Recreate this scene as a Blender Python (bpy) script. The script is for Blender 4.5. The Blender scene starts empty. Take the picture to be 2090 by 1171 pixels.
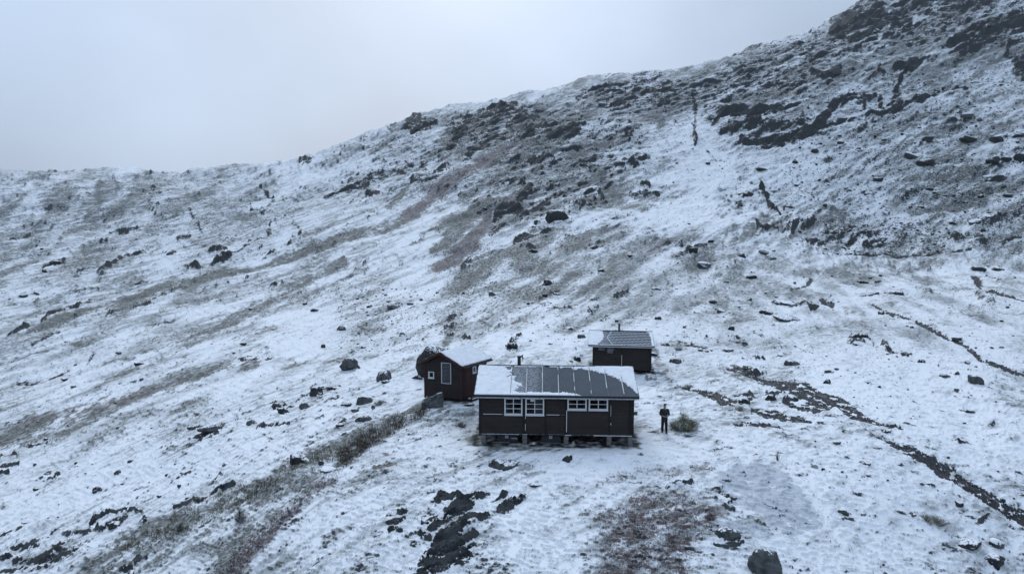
import bpy, bmesh, math, random
import numpy as np
from mathutils import Vector, Matrix, noise as mnoise

R = math.radians
scene = bpy.context.scene
COL = scene.collection

# ------------------------------------------------------------------ camera
FPX, CX, CY = 1393.0, 1045.0, 585.5          # focal length and centre, in pixels of a 2090 px wide frame
PITCH, H = R(6.0), 12.8                      # drone looks slightly down from 12.8 m above the knoll
CP, SP = math.cos(PITCH), math.sin(PITCH)
cam_d = bpy.data.cameras.new("camera")
cam_d.sensor_width = 36.0
cam_d.lens = 36.0 * FPX / 2090.0
cam_d.clip_start, cam_d.clip_end = 0.5, 9000.0
cam = bpy.data.objects.new("camera", cam_d)
COL.objects.link(cam)
cam.location = (0, 0, H)
cam.rotation_euler = (R(90) - PITCH, 0, 0)
scene.camera = cam

# ------------------------------------------------------------------ sky, sun, exposure
SUN_EL, SUN_AZ = R(36), R(-8)               # weak sun above thick cloud, behind the ridge on the left
world = bpy.data.worlds.new("World")
scene.world = world
world.use_nodes = True
nt = world.node_tree
nt.nodes.clear()
out = nt.nodes.new("ShaderNodeOutputWorld")
bg = nt.nodes.new("ShaderNodeBackground")
sky = nt.nodes.new("ShaderNodeTexSky")
sky.sky_type = 'NISHITA'
sky.sun_disc = False
sky.sun_elevation = SUN_EL
sky.sun_rotation = SUN_AZ
sky.air_density, sky.dust_density = 1.0, 4.0
bg.inputs["Strength"].default_value = 0.1
tc = nt.nodes.new("ShaderNodeTexCoord")
sep = nt.nodes.new("ShaderNodeSeparateXYZ")
nt.links.new(tc.outputs["Generated"], sep.inputs[0])
# cloud deck brightness by elevation (overcast: brighter towards the zenith)
ramp = nt.nodes.new("ShaderNodeValToRGB")
cr = ramp.color_ramp
cr.elements[0].position = 0.0
cr.elements[0].color = (3.95, 5.05, 6.75, 1)
cr.elements[1].position = 1.0
cr.elements[1].color = (7.0, 8.9, 11.7, 1)
e = cr.elements.new(0.45); e.color = (5.0, 6.4, 8.5, 1)
nt.links.new(sep.outputs["Z"], ramp.inputs[0])
cn = nt.nodes.new("ShaderNodeTexNoise")
cn.inputs["Scale"].default_value = 2.6
cn.inputs["Detail"].default_value = 4.0
cn.inputs["Roughness"].default_value = 0.45
mp = nt.nodes.new("ShaderNodeMapping")
mp.inputs["Location"].default_value = (0.55, 0.2, 0.35)
mp.inputs["Scale"].default_value = (1.0, 1.0, 1.3)
nt.links.new(tc.outputs["Generated"], mp.inputs[0])
nt.links.new(mp.outputs[0], cn.inputs["Vector"])
mr = nt.nodes.new("ShaderNodeMapRange")
mr.inputs["From Min"].default_value = 0.32
mr.inputs["From Max"].default_value = 0.68
mr.inputs["To Min"].default_value = 0.85
mr.inputs["To Max"].default_value = 1.09
nt.links.new(cn.outputs["Fac"], mr.inputs["Value"])
vm = nt.nodes.new("ShaderNodeVectorMath"); vm.operation = 'SCALE'
nt.links.new(ramp.outputs[0], vm.inputs[0])
dp = nt.nodes.new("ShaderNodeVectorMath"); dp.operation = 'DOT_PRODUCT'     # thinner cloud in front of the hidden sun
nt.links.new(tc.outputs["Generated"], dp.inputs[0]); dp.inputs[1].default_value = (-.25, .88, .40)
m2 = nt.nodes.new("ShaderNodeMapRange"); m2.interpolation_type = 'SMOOTHSTEP'
m2.inputs["From Min"].default_value = 0.80; m2.inputs["From Max"].default_value = 1.0
m2.inputs["To Min"].default_value = 0.93; m2.inputs["To Max"].default_value = 1.07
nt.links.new(dp.outputs["Value"], m2.inputs["Value"])
m3 = nt.nodes.new("ShaderNodeMath"); m3.operation = 'MULTIPLY'
nt.links.new(mr.outputs[0], m3.inputs[0]); nt.links.new(m2.outputs[0], m3.inputs[1])
nt.links.new(m3.outputs[0], vm.inputs["Scale"])
mix = nt.nodes.new("ShaderNodeMix"); mix.data_type = 'RGBA'
mix.inputs[0].default_value = 0.9
nt.links.new(sky.outputs[0], mix.inputs[6])
nt.links.new(vm.outputs[0], mix.inputs[7])
nt.links.new(mix.outputs[2], bg.inputs["Color"])
nt.links.new(bg.outputs[0], out.inputs["Surface"])

sun_d = bpy.data.lights.new("sun", 'SUN')
sun_d.energy = 1.1
sun_d.angle = R(22)
sun_d.color = (0.93, 0.97, 1.0)
sun = bpy.data.objects.new("sun", sun_d)
COL.objects.link(sun)
sun.location = (0, 0, 100)
sdir = Vector((math.sin(SUN_AZ) * math.cos(SUN_EL), math.cos(SUN_AZ) * math.cos(SUN_EL), math.sin(SUN_EL)))
sun.rotation_euler = sdir.to_track_quat('Z', 'Y').to_euler()

vs = scene.view_settings
vs.view_transform = 'Standard'
vs.look = 'None'
vs.exposure = 0.17
vs.gamma = 1.0
vs.use_curve_mapping = False

# ------------------------------------------------------------------ small helpers
def P(u, v, d):
    """point at depth d on the ray through (u, v) of the 2090 x 1171 frame"""
    t = (v - CY) / FPX
    return Vector(((u - CX) * d / FPX, d * (CP - t * SP), H - d * (SP + t * CP)))

def proj(x, y, z):
    d = y * CP + (H - z) * SP
    d = np.maximum(d, 0.5)
    u = CX + FPX * x / d
    v = CY + FPX * ((H - z) * CP - y * SP) / d
    return u, v, d

def tag(o, label=None, cat=None, group=None, kind=None):
    if label: o['label'] = label
    if cat: o['category'] = cat
    if group: o['group'] = group
    if kind: o['kind'] = kind
    return o

def empty(name, loc=(0, 0, 0), rz=0.0, label=None, cat=None, group=None):
    o = bpy.data.objects.new(name, None)
    o.empty_display_size = 0.3
    COL.objects.link(o)
    o.location = loc
    o.rotation_euler = (0, 0, rz)
    return tag(o, label, cat, group)

def mesh_np(name, co, faces, m=None, parent=None, smooth=False):
    """co (n,3) array, faces (m,k) int array with constant k"""
    me = bpy.data.meshes.new(name)
    co = np.ascontiguousarray(co, dtype=np.float32)
    faces = np.ascontiguousarray(faces, dtype=np.int32)
    nf, k = faces.shape
    me.vertices.add(len(co)); me.vertices.foreach_set("co", co.ravel())
    me.loops.add(nf * k); me.loops.foreach_set("vertex_index", faces.ravel())
    me.polygons.add(nf)
    me.polygons.foreach_set("loop_start", np.arange(0, nf * k, k, dtype=np.int32))
    me.polygons.foreach_set("loop_total", np.full(nf, k, dtype=np.int32))
    if smooth: me.polygons.foreach_set("use_smooth", np.ones(nf, dtype=bool))
    me.update(calc_edges=True)
    if m: me.materials.append(m)
    o = bpy.data.objects.new(name, me)
    COL.objects.link(o)
    if parent: o.parent = parent
    return o

# ------------------------------------------------------------------ numpy noise
def _hash(ix, iy, seed):
    h = (ix.astype(np.int64) * 374761393 + iy.astype(np.int64) * 668265263 + seed * 974711) & 0xffffffff
    h = ((h ^ (h >> 13)) * 1274126177) & 0xffffffff
    return (h ^ (h >> 16)) & 0xffffffff

_ang = np.arange(256) * (2 * math.pi / 256)
_gx, _gy = np.cos(_ang).astype(np.float32), np.sin(_ang).astype(np.float32)

def perlin(x, y, seed=0):
    x = np.asarray(x, dtype=np.float64); y = np.asarray(y, dtype=np.float64)
    x0 = np.floor(x); y0 = np.floor(y)
    fx = (x - x0).astype(np.float32); fy = (y - y0).astype(np.float32)
    ix = x0.astype(np.int64); iy = y0.astype(np.int64)
    ux = fx * fx * fx * (fx * (fx * 6 - 15) + 10)
    uy = fy * fy * fy * (fy * (fy * 6 - 15) + 10)
    def g(dx, dy):
        k = _hash(ix + dx, iy + dy, seed) & 255
        return _gx[k] * (fx - dx) + _gy[k] * (fy - dy)
    a = g(0, 0); b = g(1, 0); c = g(0, 1); d = g(1, 1)
    ab = a + (b - a) * ux
    cd = c + (d - c) * ux
    return (ab + (cd - ab) * uy) * 1.41

def fbm(x, y, oct=4, seed=0, rough=0.5, lac=2.03):
    s = 0.0; a = 1.0; t = 0.0
    for i in range(oct):
        s = s + a * perlin(x, y, seed + i * 17)
        t += a; a *= rough
        x = x * lac + 3.7; y = y * lac - 1.9
    return s / t

def ridged(x, y, oct=3, seed=0):
    s = 0.0; a = 1.0; t = 0.0
    for i in range(oct):
        s = s + a * (1 - 2 * np.abs(perlin(x, y, seed + i * 31)))
        t += a; a *= 0.5
        x = x * 2.1 + 5.1; y = y * 2.1 + 2.3
    return s / t

def sst(a, b, x):
    t = np.clip((x - a) / (b - a), 0, 1)
    return t * t * (3 - 2 * t)
# ------------------------------------------------------------------ terrain: heights
CPTS = [
 (-700,1171,52),(0,1171,38),(300,1171,31.5),(480,1171,27.8),(700,1171,26),(1045,1171,26),(1400,1171,26.5),(1700,1171,28),(2090,1171,32),(2700,1171,36),
 (0,1000,52),(300,1000,43),(520,1000,36),(640,1000,33),(800,1000,32),(1045,1000,32),(1400,1000,32.3),(1700,1000,34),(2090,1000,38.5),
 (0,885,72),(300,885,56),(560,885,45.5),(750,885,40.8),(978,885,40),(1355,885,40.3),(1600,885,41),(1850,885,43),(2090,885,46),
 (0,800,105),(300,800,75),(500,800,61),(700,800,53),(850,800,49.5),(950,800,48),(1350,800,50),(1600,800,51.5),(1850,800,53.5),(2090,800,56),
 (0,740,130),(300,740,96),(600,740,73),(850,740,62),(1200,740,60),(1400,740,61),(1700,740,63),(2090,740,66),
 (0,650,190),(300,650,150),(600,650,115),(900,650,94),(1200,650,87),(1500,650,88),(1800,650,90),(2090,650,93),
 (0,580,250),(300,580,220),(600,580,175),(900,580,133),(1200,580,120),(1500,580,125),(1800,580,135),(2090,580,140),
 (0,525,310),(300,525,280),(600,525,225),(900,525,163),(1200,525,150),(1500,525,165),(1800,525,212),(2090,525,220),
 (0,460,400),(300,460,370),(600,460,290),(900,460,203),(1200,460,190),(1500,460,203),(1800,460,245),(2090,460,242),
 (0,400,520),(200,400,480),(400,400,500),(600,400,380),(750,400,310),(900,400,258),(1200,400,232),(1500,400,245),(1800,400,270),(2090,400,262),
 (800,300,420),(950,300,350),(1100,300,300),(1200,300,288),(1400,300,300),(1500,300,300),(1700,300,300),(2090,300,295),
 (1100,200,430),(1300,200,395),(1500,200,372),(1700,200,350),(2090,200,340),
 (1600,100,455),(1800,100,410),(2090,100,392),(1900,0,490),(2090,0,450),(2700,0,430),
 (2090,-250,560),(2700,-250,520),(2400,-600,700),
 (-700,1000,66),(-700,800,145),(-700,650,250),(-700,525,380),(-700,420,580),
 (2700,1000,46),(2700,800,62),(2700,650,98),(2700,525,205),(2700,400,255),(2700,200,330),
 (978,905,38.5),(1290,905,38.2),(1130,880,39.9),(905,812,47.2),(1268,764,56.6),
]
SKYL = [(-700,356,900),(-300,360,850),(0,352,790),(150,360,760),(300,349,720),(400,364,680),(480,350,650),(560,340,620),(620,330,600),(720,289,560),(800,264,535),(860,240,520),
 (1000,208,505),(1100,188,495),(1170,168,490),(1240,153,482),(1400,139,490),(1460,125,500),(1540,94,520),(1600,86,530),(1650,72,540),(1720,29,565),(1770,2,590),(1900,-80,640),(2300,-330,760)]
pts = []
def _add(x, y, z):
    pts.append((math.atan2(x, y) * 2.2, math.log(math.hypot(x, y)), (z - H) / math.hypot(x, y)))
for u, v, d in CPTS:
    p = P(u, v, d); _add(p.x, p.y, p.z)
for u, v, d in SKYL:
    p = P(u, v, d); _add(p.x, p.y, p.z)
    for k, dz in ((1.22, 4.0), (1.7, 60.0)):
        _add(p.x * k, p.y * k, p.z - dz)
for x, y, z in ((0, 8, -3), (-12, 8, -6), (12, 8, -4), (-30, 14, -13), (30, 14, -6), (0, 4, -4), (0, 18, -1.6), (-8, 18, -3.0), (9, 18, -2.0)):
    _add(x, y, z)
pts = np.array(pts)
# thin-plate spline on (azimuth, log range) for the elevation tangent
def _k(r2): return 0.5 * r2 * np.log(np.maximum(r2, 1e-12))
n_ = len(pts)
K = _k(((pts[:, None, :2] - pts[None, :, :2]) ** 2).sum(-1)) + np.eye(n_) * 2e-4
A = np.zeros((n_ + 3, n_ + 3)); A[:n_, :n_] = K
A[:n_, n_] = 1; A[:n_, n_ + 1:] = pts[:, :2]; A[n_:, :n_] = A[:n_, n_:].T
sol = np.linalg.solve(A, np.concatenate([pts[:, 2], np.zeros(3)]))
GA = np.linspace(-1.45, 1.45, 360); GL = np.linspace(math.log(3.0), math.log(3200.0), 420)
aa, ll = np.meshgrid(GA * 2.2, GL, indexing='ij')
E = sol[n_] + sol[n_ + 1] * aa + sol[n_ + 2] * ll
for i in range(n_):
    E += sol[i] * _k((aa - pts[i, 0]) ** 2 + (ll - pts[i, 1]) ** 2)
E = np.clip(E, -0.9, 0.75)

def bilin(G, fi, fj):
    fi = np.clip(fi, 0, G.shape[0] - 1.001); fj = np.clip(fj, 0, G.shape[1] - 1.001)
    i = fi.astype(int); j = fj.astype(int); a = fi - i; b = fj - j
    return (G[i, j] * (1 - a) * (1 - b) + G[i + 1, j] * a * (1 - b) + G[i, j + 1] * (1 - a) * b + G[i + 1, j + 1] * a * b)

def base_z(x, y):
    r = np.maximum(np.hypot(x, y), 3.01); az = np.arctan2(x, y)
    e_ = bilin(E, (az - GA[0]) / (GA[1] - GA[0]), (np.log(r) - GL[0]) / (GL[1] - GL[0]))
    return H + e_ * r

# ------------------------------------------------------------------ terrain: where snow, turf, heath, rock and water lie
MU, MV, MS = -500.0, -400.0, 2.0             # survey map: origin and cell size
MW, MH = 1550, 990
MAP = {k: np.zeros((MH, MW), np.float32) for k in ('veg', 'red', 'rock', 'wet', 'clean', 'slab', 'crag')}
def stroke(ch, pl, w, s=1.0, soft=1.0):
    """polyline of (u, v); w half width (number or list); s strength"""
    if not hasattr(w, '__len__'): w = [w] * len(pl)
    M = MAP[ch]
    if len(pl) == 1: pl = [pl[0], (pl[0][0] + .5, pl[0][1])]; w = [w[0]] * 2
    for (p, q, wa, wb) in zip(pl[:-1], pl[1:], w[:-1], w[1:]):
        mx = max(wa, wb) * (1 + soft) + 3
        i0 = int(max((min(p[0], q[0]) - mx - MU) / MS, 0)); i1 = int(min((max(p[0], q[0]) + mx - MU) / MS + 2, MW))
        j0 = int(max((min(p[1], q[1]) - mx - MV) / MS, 0)); j1 = int(min((max(p[1], q[1]) + mx - MV) / MS + 2, MH))
        if i1 <= i0 or j1 <= j0: continue
        U, V = np.meshgrid(MU + np.arange(i0, i1) * MS, MV + np.arange(j0, j1) * MS)
        dx, dy = q[0] - p[0], q[1] - p[1]
        t = np.clip(((U - p[0]) * dx + (V - p[1]) * dy) / max(dx * dx + dy * dy, 1e-6), 0, 1)
        dist = np.hypot(U - p[0] - t * dx, V - p[1] - t * dy)
        ww = wa + (wb - wa) * t
        val = s * (1 - sst(1 - 0.5 * soft, 1 + 0.5 * soft, dist / np.maximum(ww, 0.8)))
        M[j0:j1, i0:i1] = np.maximum(M[j0:j1, i0:i1], val)
def poly(ch, pl, s=1.0, soft=10.0):
    M = MAP[ch]
    us = [p[0] for p in pl]; vs_ = [p[1] for p in pl]
    i0 = int(max((min(us) - soft - MU) / MS, 0)); i1 = int(min((max(us) + soft - MU) / MS + 2, MW))
    j0 = int(max((min(vs_) - soft - MV) / MS, 0)); j1 = int(min((max(vs_) + soft - MV) / MS + 2, MH))
    U, V = np.meshgrid(MU + np.arange(i0, i1) * MS, MV + np.arange(j0, j1) * MS)
    ins = np.zeros(U.shape, bool); dist = np.full(U.shape, 1e9)
    for a, b in zip(pl, pl[1:] + pl[:1]):
        c = ((a[1] > V) != (b[1] > V)) & (U < (b[0] - a[0]) * (V - a[1]) / (b[1] - a[1] + 1e-9) + a[0])
        ins ^= c
        dx, dy = b[0] - a[0], b[1] - a[1]
        t = np.clip(((U - a[0]) * dx + (V - a[1]) * dy) / (dx * dx + dy * dy), 0, 1)
        dist = np.minimum(dist, np.hypot(U - a[0] - t * dx, V - a[1] - t * dy))
    sd = np.where(ins, dist, -dist)
    val = s * sst(-soft * .5, soft * .5, sd)
    M[j0:j1, i0:i1] = np.maximum(M[j0:j1, i0:i1], val)

S = stroke
# --- bare rock
for pl, w, s in [
 ([(1454,257),(1473,236),(1530,232),(1569,230),(1634,211)], [5,11,9,7,3], 1),
 ([(1473,274),(1515,265),(1550,253)], 5, 1), ([(1530,266),(1600,258),(1646,250)], 9, .75),
 ([(1515,294),(1569,293),(1615,284),(1665,269),(1684,238),(1707,210),(1742,196)], [5,9,12,12,10,8,5], 1),
 ([(1742,246),(1818,230),(1876,207),(1914,194),(1976,180)], [3,4,5,4,2], 1), ([(1714,212),(1750,204),(1785,198)], 6, .7),
 ([(1690,262),(1750,245)], 4, .8), ([(1825,212),(1830,192)], 10, .8), ([(1762,196),(1764,220)], 3, .9), ([(1795,198),(1800,220)], 4, .8),
 ([(1697,66),(1735,45),(1790,40),(1850,50)], [10,20,24,12], .92), ([(1734,86),(1755,77),(1800,60)], 7, 1),([(1710,76),(1740,60)], 7, 1),
 ([(1868,16),(1905,6)], 6, 1),([(1970,18),(2020,8)], 9, 1),([(1920,25),(1970,25),(1990,15)], 8, .9), ([(1760,5),(1800,2)], 8, .85),
 ([(1800,20),(1900,25),(2000,10)], 18, .5), ([(1700,40),(1780,10)], 14, .6),
 ([(1941,118),(1985,100),(2020,78),(2060,56),(2090,48)], [5,9,13,18,20], 1), ([(1938,102),(1975,88),(2005,66)], 7, 1),([(1925,78),(1945,72)], 4, .9),([(1960,74),(1990,70)], 4, .9),
 ([(2062,122),(2090,135)], [8,20], 1), ([(2060,95),(2052,120)], 5, .9), ([(2070,150),(2090,160)], 8, .7),
 ([(1828,145),(1850,148),(1872,138),(1895,130)], [4,7,7,2], 1), ([(1850,98),(1880,90)], 4, .8), ([(1840,70),(1880,60),(1940,50)], 10, .55),
 ([(1832,178),(1836,163)], 4, .9), ([(1795,150),(1815,155)], 3, .9),
 ([(1655,152),(1680,161),(1712,150)], [6,8,5], .95), ([(1575,175),(1640,170)], 7, .6), ([(1540,135),(1580,125)], 6, .6),([(1600,112),(1660,95)], 9, .5),
 ([(1500,110),(1540,95),(1580,96)], 6, .6), ([(1335,188),(1375,195)], 5, .85), ([(1340,178),(1370,174)], 3, .8),
 ([(1249,222),(1268,218),(1296,208)], [6,8,6], .95), ([(1225,195),(1300,178)], 8, .55),([(1180,200),(1250,180),(1300,165),(1340,160)], 8, .55),
 ([(795,262),(815,251),(850,245)], [4,8,8], .95), ([(820,270),(850,274),(885,264)], [3,5,7], .95), ([(835,255),(880,260)], 12, .8),([(920,248),(925,262)], 6, .6),
 ([(935,272),(932,288),(945,270)], 9, .9), ([(1003,231),(1030,222),(1052,220)], [7,9,6], .95), ([(940,262),(990,240)], 10, .7),
 ([(1038,252),(1070,245),(1100,240)], 7, .85), ([(1126,290),(1150,280),(1178,272)], [5,9,9], .95), ([(1080,280),(1092,279)], 6, .8),
 ([(955,320),(960,306)], [9,8], .95), ([(962,318),(990,298),(1000,296)], 5, .85), ([(915,305),(935,290)], 7, .8),
 ([(910,345),(880,370),(845,372)], 7, .6), ([(750,396),(772,400)], 6, .9), ([(661,405),(700,394),(753,382)], [2,4,5], .85), ([(690,398),(760,370),(840,345)], 6, .45),
 ([(788,408),(800,395)], 4, .5), ([(855,360),(870,330)], 6, .5), ([(1100,215),(1040,235),(985,250)], 7, .5),
 ([(1188,334),(1206,328)], 7, .85), ([(1195,345),(1205,355)], 4, .8), ([(1275,335),(1290,338)], 4, .9),([(1260,345),(1320,330)], 7, .55),
 ([(1084,336),(1125,330)], 5, .75), ([(1007,463),(1022,440),(1035,430)], [4,6,5], .9), ([(1040,438),(1060,440),(1075,447)], [9,9,6], .85), ([(1062,445),(1085,435),(1118,425)], [7,6,5], .95),
 ([(1060,420),(1080,400),(1078,395)], 7, .9), ([(1053,504),(1075,500),(1090,493)], [4,6,3], .95), ([(1080,498),(1110,492),(1120,486)], [3,5,2], .9),
 ([(1000,492),(1030,470)], 4, .7), ([(942,548),(955,535)], [4,6], .9), ([(945,553),(960,550)], [5,3], .9), ([(1078,518),(1100,520)], 4, .75), ([(1085,480),(1104,478)], 3, .8),
 ([(1222,395),(1230,420)], 2, .9), ([(1310,382),(1325,386)], 4, .9), ([(1290,400),(1345,395)], 4, .6), ([(1345,515),(1365,505)], 4, .85), ([(1420,512),(1440,505)], 6, .9), ([(1380,535),(1410,515)], 4, .7),
 ([(1385,500),(1330,520)], 5, .5), ([(1640,465),(1655,460)], 10, .6), ([(1605,475),(1625,465)], 9, .6),([(1642,497),(1660,502),(1680,506)], [3,6,4], .95),
 ([(1690,490),(1760,495),(1840,490)], 12, .5), ([(1950,500),(1975,490),(2005,505)], 9, .75), ([(2045,500),(2080,490)], 6, .8), ([(1990,465),(2090,440)], 12, .45),
 ([(1100,605),(1120,600),(1145,597)], 3, .8), ([(1255,606),(1278,602)], 4, .9), ([(1205,615),(1222,610)], 3, .8), ([(1135,631),(1165,634)], 2, .9), ([(1200,636),(1220,628)], 4, .7),
 ([(912,655),(930,645)], 4, .8), ([(905,668),(925,662)], 4, .8), ([(1038,708),(1052,695),(1065,688)], [6,6,3], .8), ([(1225,658),(1240,650)], 4, .7),
 ([(945,690),(960,697)], 3, .7), ([(915,690),(925,688)], 4, .8),
 # right hand plateau
 ([(1578,619),(1610,621),(1648,622)], [2,5,3], .85), ([(1655,620),(1662,632)], 5, .7), ([(1736,700),(1760,703)], 6, .7), ([(1775,693),(1785,710)], 3, .7), ([(1803,702),(1815,720),(1830,725),(1858,727)], [5,5,3,4], .8),
 ([(1872,592),(1900,594)], 4, .7), ([(1960,595),(1990,600),(2020,618),(2025,630)], [3,4,6,5], .5), ([(1540,678),(1560,690)], 2, .5), ([(1498,694),(1520,700)], 4, .7), ([(1385,700),(1410,704),(1440,712)], 4, .55),
 ([(1565,804),(1600,812),(1628,817)], [6,6,3], .8), ([(1505,806),(1530,815)], [6,7], .7),([(1535,728),(1560,730)], 3, .8), ([(1520,752),(1545,765)], [6,3], .75),
 ([(1942,895),(1955,899),(1975,896)], 2, .9), ([(2005,860),(2030,865)], 2, .7), ([(1876,985),(1905,990)], 3, .7),([(2000,1062),(2018,1050)], [6,3], .9),
 # foreground slabs
 ([(884,1024),(905,1014),(934,1012)], [3,9,8], 1), ([(881,1077),(915,1055),(951,1030),(975,1010),(994,1005)], [6,12,12,7,4], 1),
 ([(1021,1040),(1045,1022),(1068,1010)], [5,11,6], .95), ([(1005,1019),(1018,1012),(1031,1004)], 6, .9), ([(790,1068),(808,1064),(824,1060)], [5,7,4], .95), ([(797,1083),(815,1078)], 6, .85),
 ([(862,1068),(875,1065),(890,1060)], 6, .9), ([(884,1110),(905,1095),(934,1076),(960,1060),(994,1052)], [5,9,12,10,5], 1), ([(857,1151),(885,1130),(917,1114),(945,1100),(967,1087)], [6,12,16,14,9], 1),
 ([(848,1175),(890,1155),(934,1140),(964,1118)], [8,14,16,8], 1), ([(862,1092),(876,1092)], 6, .9), ([(818,1043),(830,1040)], 6, .8), ([(845,1113),(858,1112)], 2, .8),
 ([(1460,1022),(1485,1030)], 3, .6), ([(1470,1005),(1495,1018),(1488,1028)], [3,7,4], .8), ([(1480,1035),(1500,1045)], 4, .6),
 ([(1459,1112),(1490,1114),(1512,1112)], [3,5,4], .8), ([(1440,1000),(1475,996)], 3, .6), ([(990,945),(1015,935),(1045,940),(1060,945)], [8,12,14,6], .0),
 ([(1362,995),(1415,988)], 3, .7),
 # left low slopes
 ([(179,1077),(195,1058),(215,1046),(240,1042)], [3,6,5,2], 1), ([(238,1046),(265,1043),(292,1043)], [3,4,3], 1), ([(222,1070),(240,1064),(258,1057)], [4,8,2], 1), ([(196,1078),(212,1080)], 4, .9),
 ([(23,1118),(50,1112),(77,1106)], [3,8,6], .85), ([(83,1133),(110,1125),(135,1120)], 4, .9), ([(27,1143),(70,1143),(120,1140),(168,1125)], [4,7,9,4], .95), ([(0,1140),(35,1135)], 4, .9),
 ([(0,1165),(60,1158),(110,1160)], 4, .7), ([(105,1085),(180,1085)], 4, .6), ([(0,1098),(50,1083)], 3, .6), ([(110,1112),(130,1106)], 3, .8),
 ([(403,894),(430,880),(481,850)], [4,4,2], .9), ([(410,898),(445,884)], 4, .9), ([(480,846),(540,826),(600,805)], 2, .5), ([(526,868),(560,862),(588,862)], [2,4,3], .9),
 ([(431,1003),(450,993),(476,985)], [3,5,4], .95), ([(395,1020),(420,1015)], 5, .5), ([(340,980),(390,960)], 1.5, .8), ([(365,1030),(405,1022)], 3, .8), ([(288,1065),(298,1056)], 4, .9), 
 ([(72,978),(90,966),(105,960)], [3,5,3], .8), ([(95,975),(110,968),(122,958)], [2,5,4], .95), ([(110,998),(150,978)], 1.5, .7), ([(320,914),(400,905),(450,888)], 1.5, .5),
 ([(430,985),(460,945),(500,922)], 2, .6), ([(275,1145),(282,1138)], 5, .8), ([(300,1142),(305,1148)], 4, .9), ([(250,1165),(270,1160)], 5, .8), ([(60,912),(95,906)], 3, .8), ([(0,955),(40,952)], 3, .8), ([(0,966),(20,965)], 3, .9),
 ([(0,935),(40,932)], 2, .7), ([(350,905),(420,893)], 2, .4), ([(610,805),(640,790)], 3, .7), ([(650,790),(690,790)], 6, .7), ([(640,800),(660,815),(690,812)], 3, .7), ([(560,828),(600,820)], 4, .85), ([(683,872),(705,862)], 3, .7),
 ([(20,783),(60,778),(84,775)], [1.5,2.5,2], 1), ([(100,771),(120,760),(140,752)], [2,2.5,1.5], 1), ([(175,742),(178,735),(190,722)], 1.5, 1), ([(20,692),(45,682),(58,676)], [2,3,2], 1), ([(88,668),(105,658),(140,640),(185,622)], [3,3,2,1.5], 1),
 ([(90,640),(140,621)], 1.3, 1), ([(65,712),(100,698),(125,690)], 2.5, .75), ([(150,680),(175,672)], 2, .8), ([(220,655),(240,648)], 2, .8), ([(270,640),(300,625),(340,612)], 1.5, .8), ([(315,660),(355,650)], 2, .8),
 ([(265,782),(295,778)], 1.5, .9), ([(340,762),(370,758)], 1.5, .6), ([(490,735),(520,731)], 2.5, .95), ([(0,864),(60,855)], 1.5, .8),
 ([(0,505),(20,488),(60,465)], [3,3,2], .7), ([(88,553),(105,540),(130,533)], [2,5,3], .95), ([(225,468),(250,472),(285,472)], [2,5,3], .9), ([(240,515),(290,512)], 2, .0),
 ([(205,562),(225,548),(250,530),(290,512)], [4,4,3,2], .75), ([(155,570),(200,545)], 5, .5), ([(375,430),(410,465),(415,472)], [2,4,4], .5), ([(365,490),(385,485)], 4, .75), ([(315,395),(325,400)], 4, .7),
 ([(430,545),(455,530),(480,520),(535,492)], [2,2.5,1.5,1.2], .9), ([(540,525),(560,512)], 1.5, .8), ([(515,430),(570,430)], 2, .6), ([(535,385),(560,410),(548,425)], 2.5, .7), ([(600,460),(618,470),(608,480)], 2.5, .7), ([(555,460),(548,480)], 3, .6),
 ([(430,515),(465,515)], 2.5, .8), ([(340,518),(360,520)], 4, .7), ([(385,545),(410,552)], 3, .7), ([(280,577),(300,574)], 3, .7), ([(140,595),(200,590)], 3, .5),
 ([(570,335),(600,325),(630,322)], 5, .6), ([(610,330),(635,328)], 4, .8), ([(490,345),(520,335)], 3, .5), ([(100,355),(115,360)], 3, .7), ([(60,390),(75,385)], 4, .5),
 ([(380,610),(370,615)], 2, .0), ([(450,650),(490,640),(520,632)], 2, .3),
]:
    S('rock', pl, w, s)
# --- gullies
for pl, w, s in [([(1414,185),(1418,225),(1419,262),(1416,298)], [2.5,3,4,3.5], .72), ([(1440,305),(1462,322),(1490,330)], 1.6, .7), ([(1552,388),(1565,405),(1578,425),(1590,440)], [4,5,4,2], .95), ([(1520,400),(1560,395)], 2, .7),
 ([(1548,468),(1560,472),(1582,471)], [4,2.5,2], .9), ([(1545,460),(1552,470)], 4, .8), ([(1530,370),(1545,375)], 2, .8)]:
    S('rock', pl, w, s)
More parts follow.
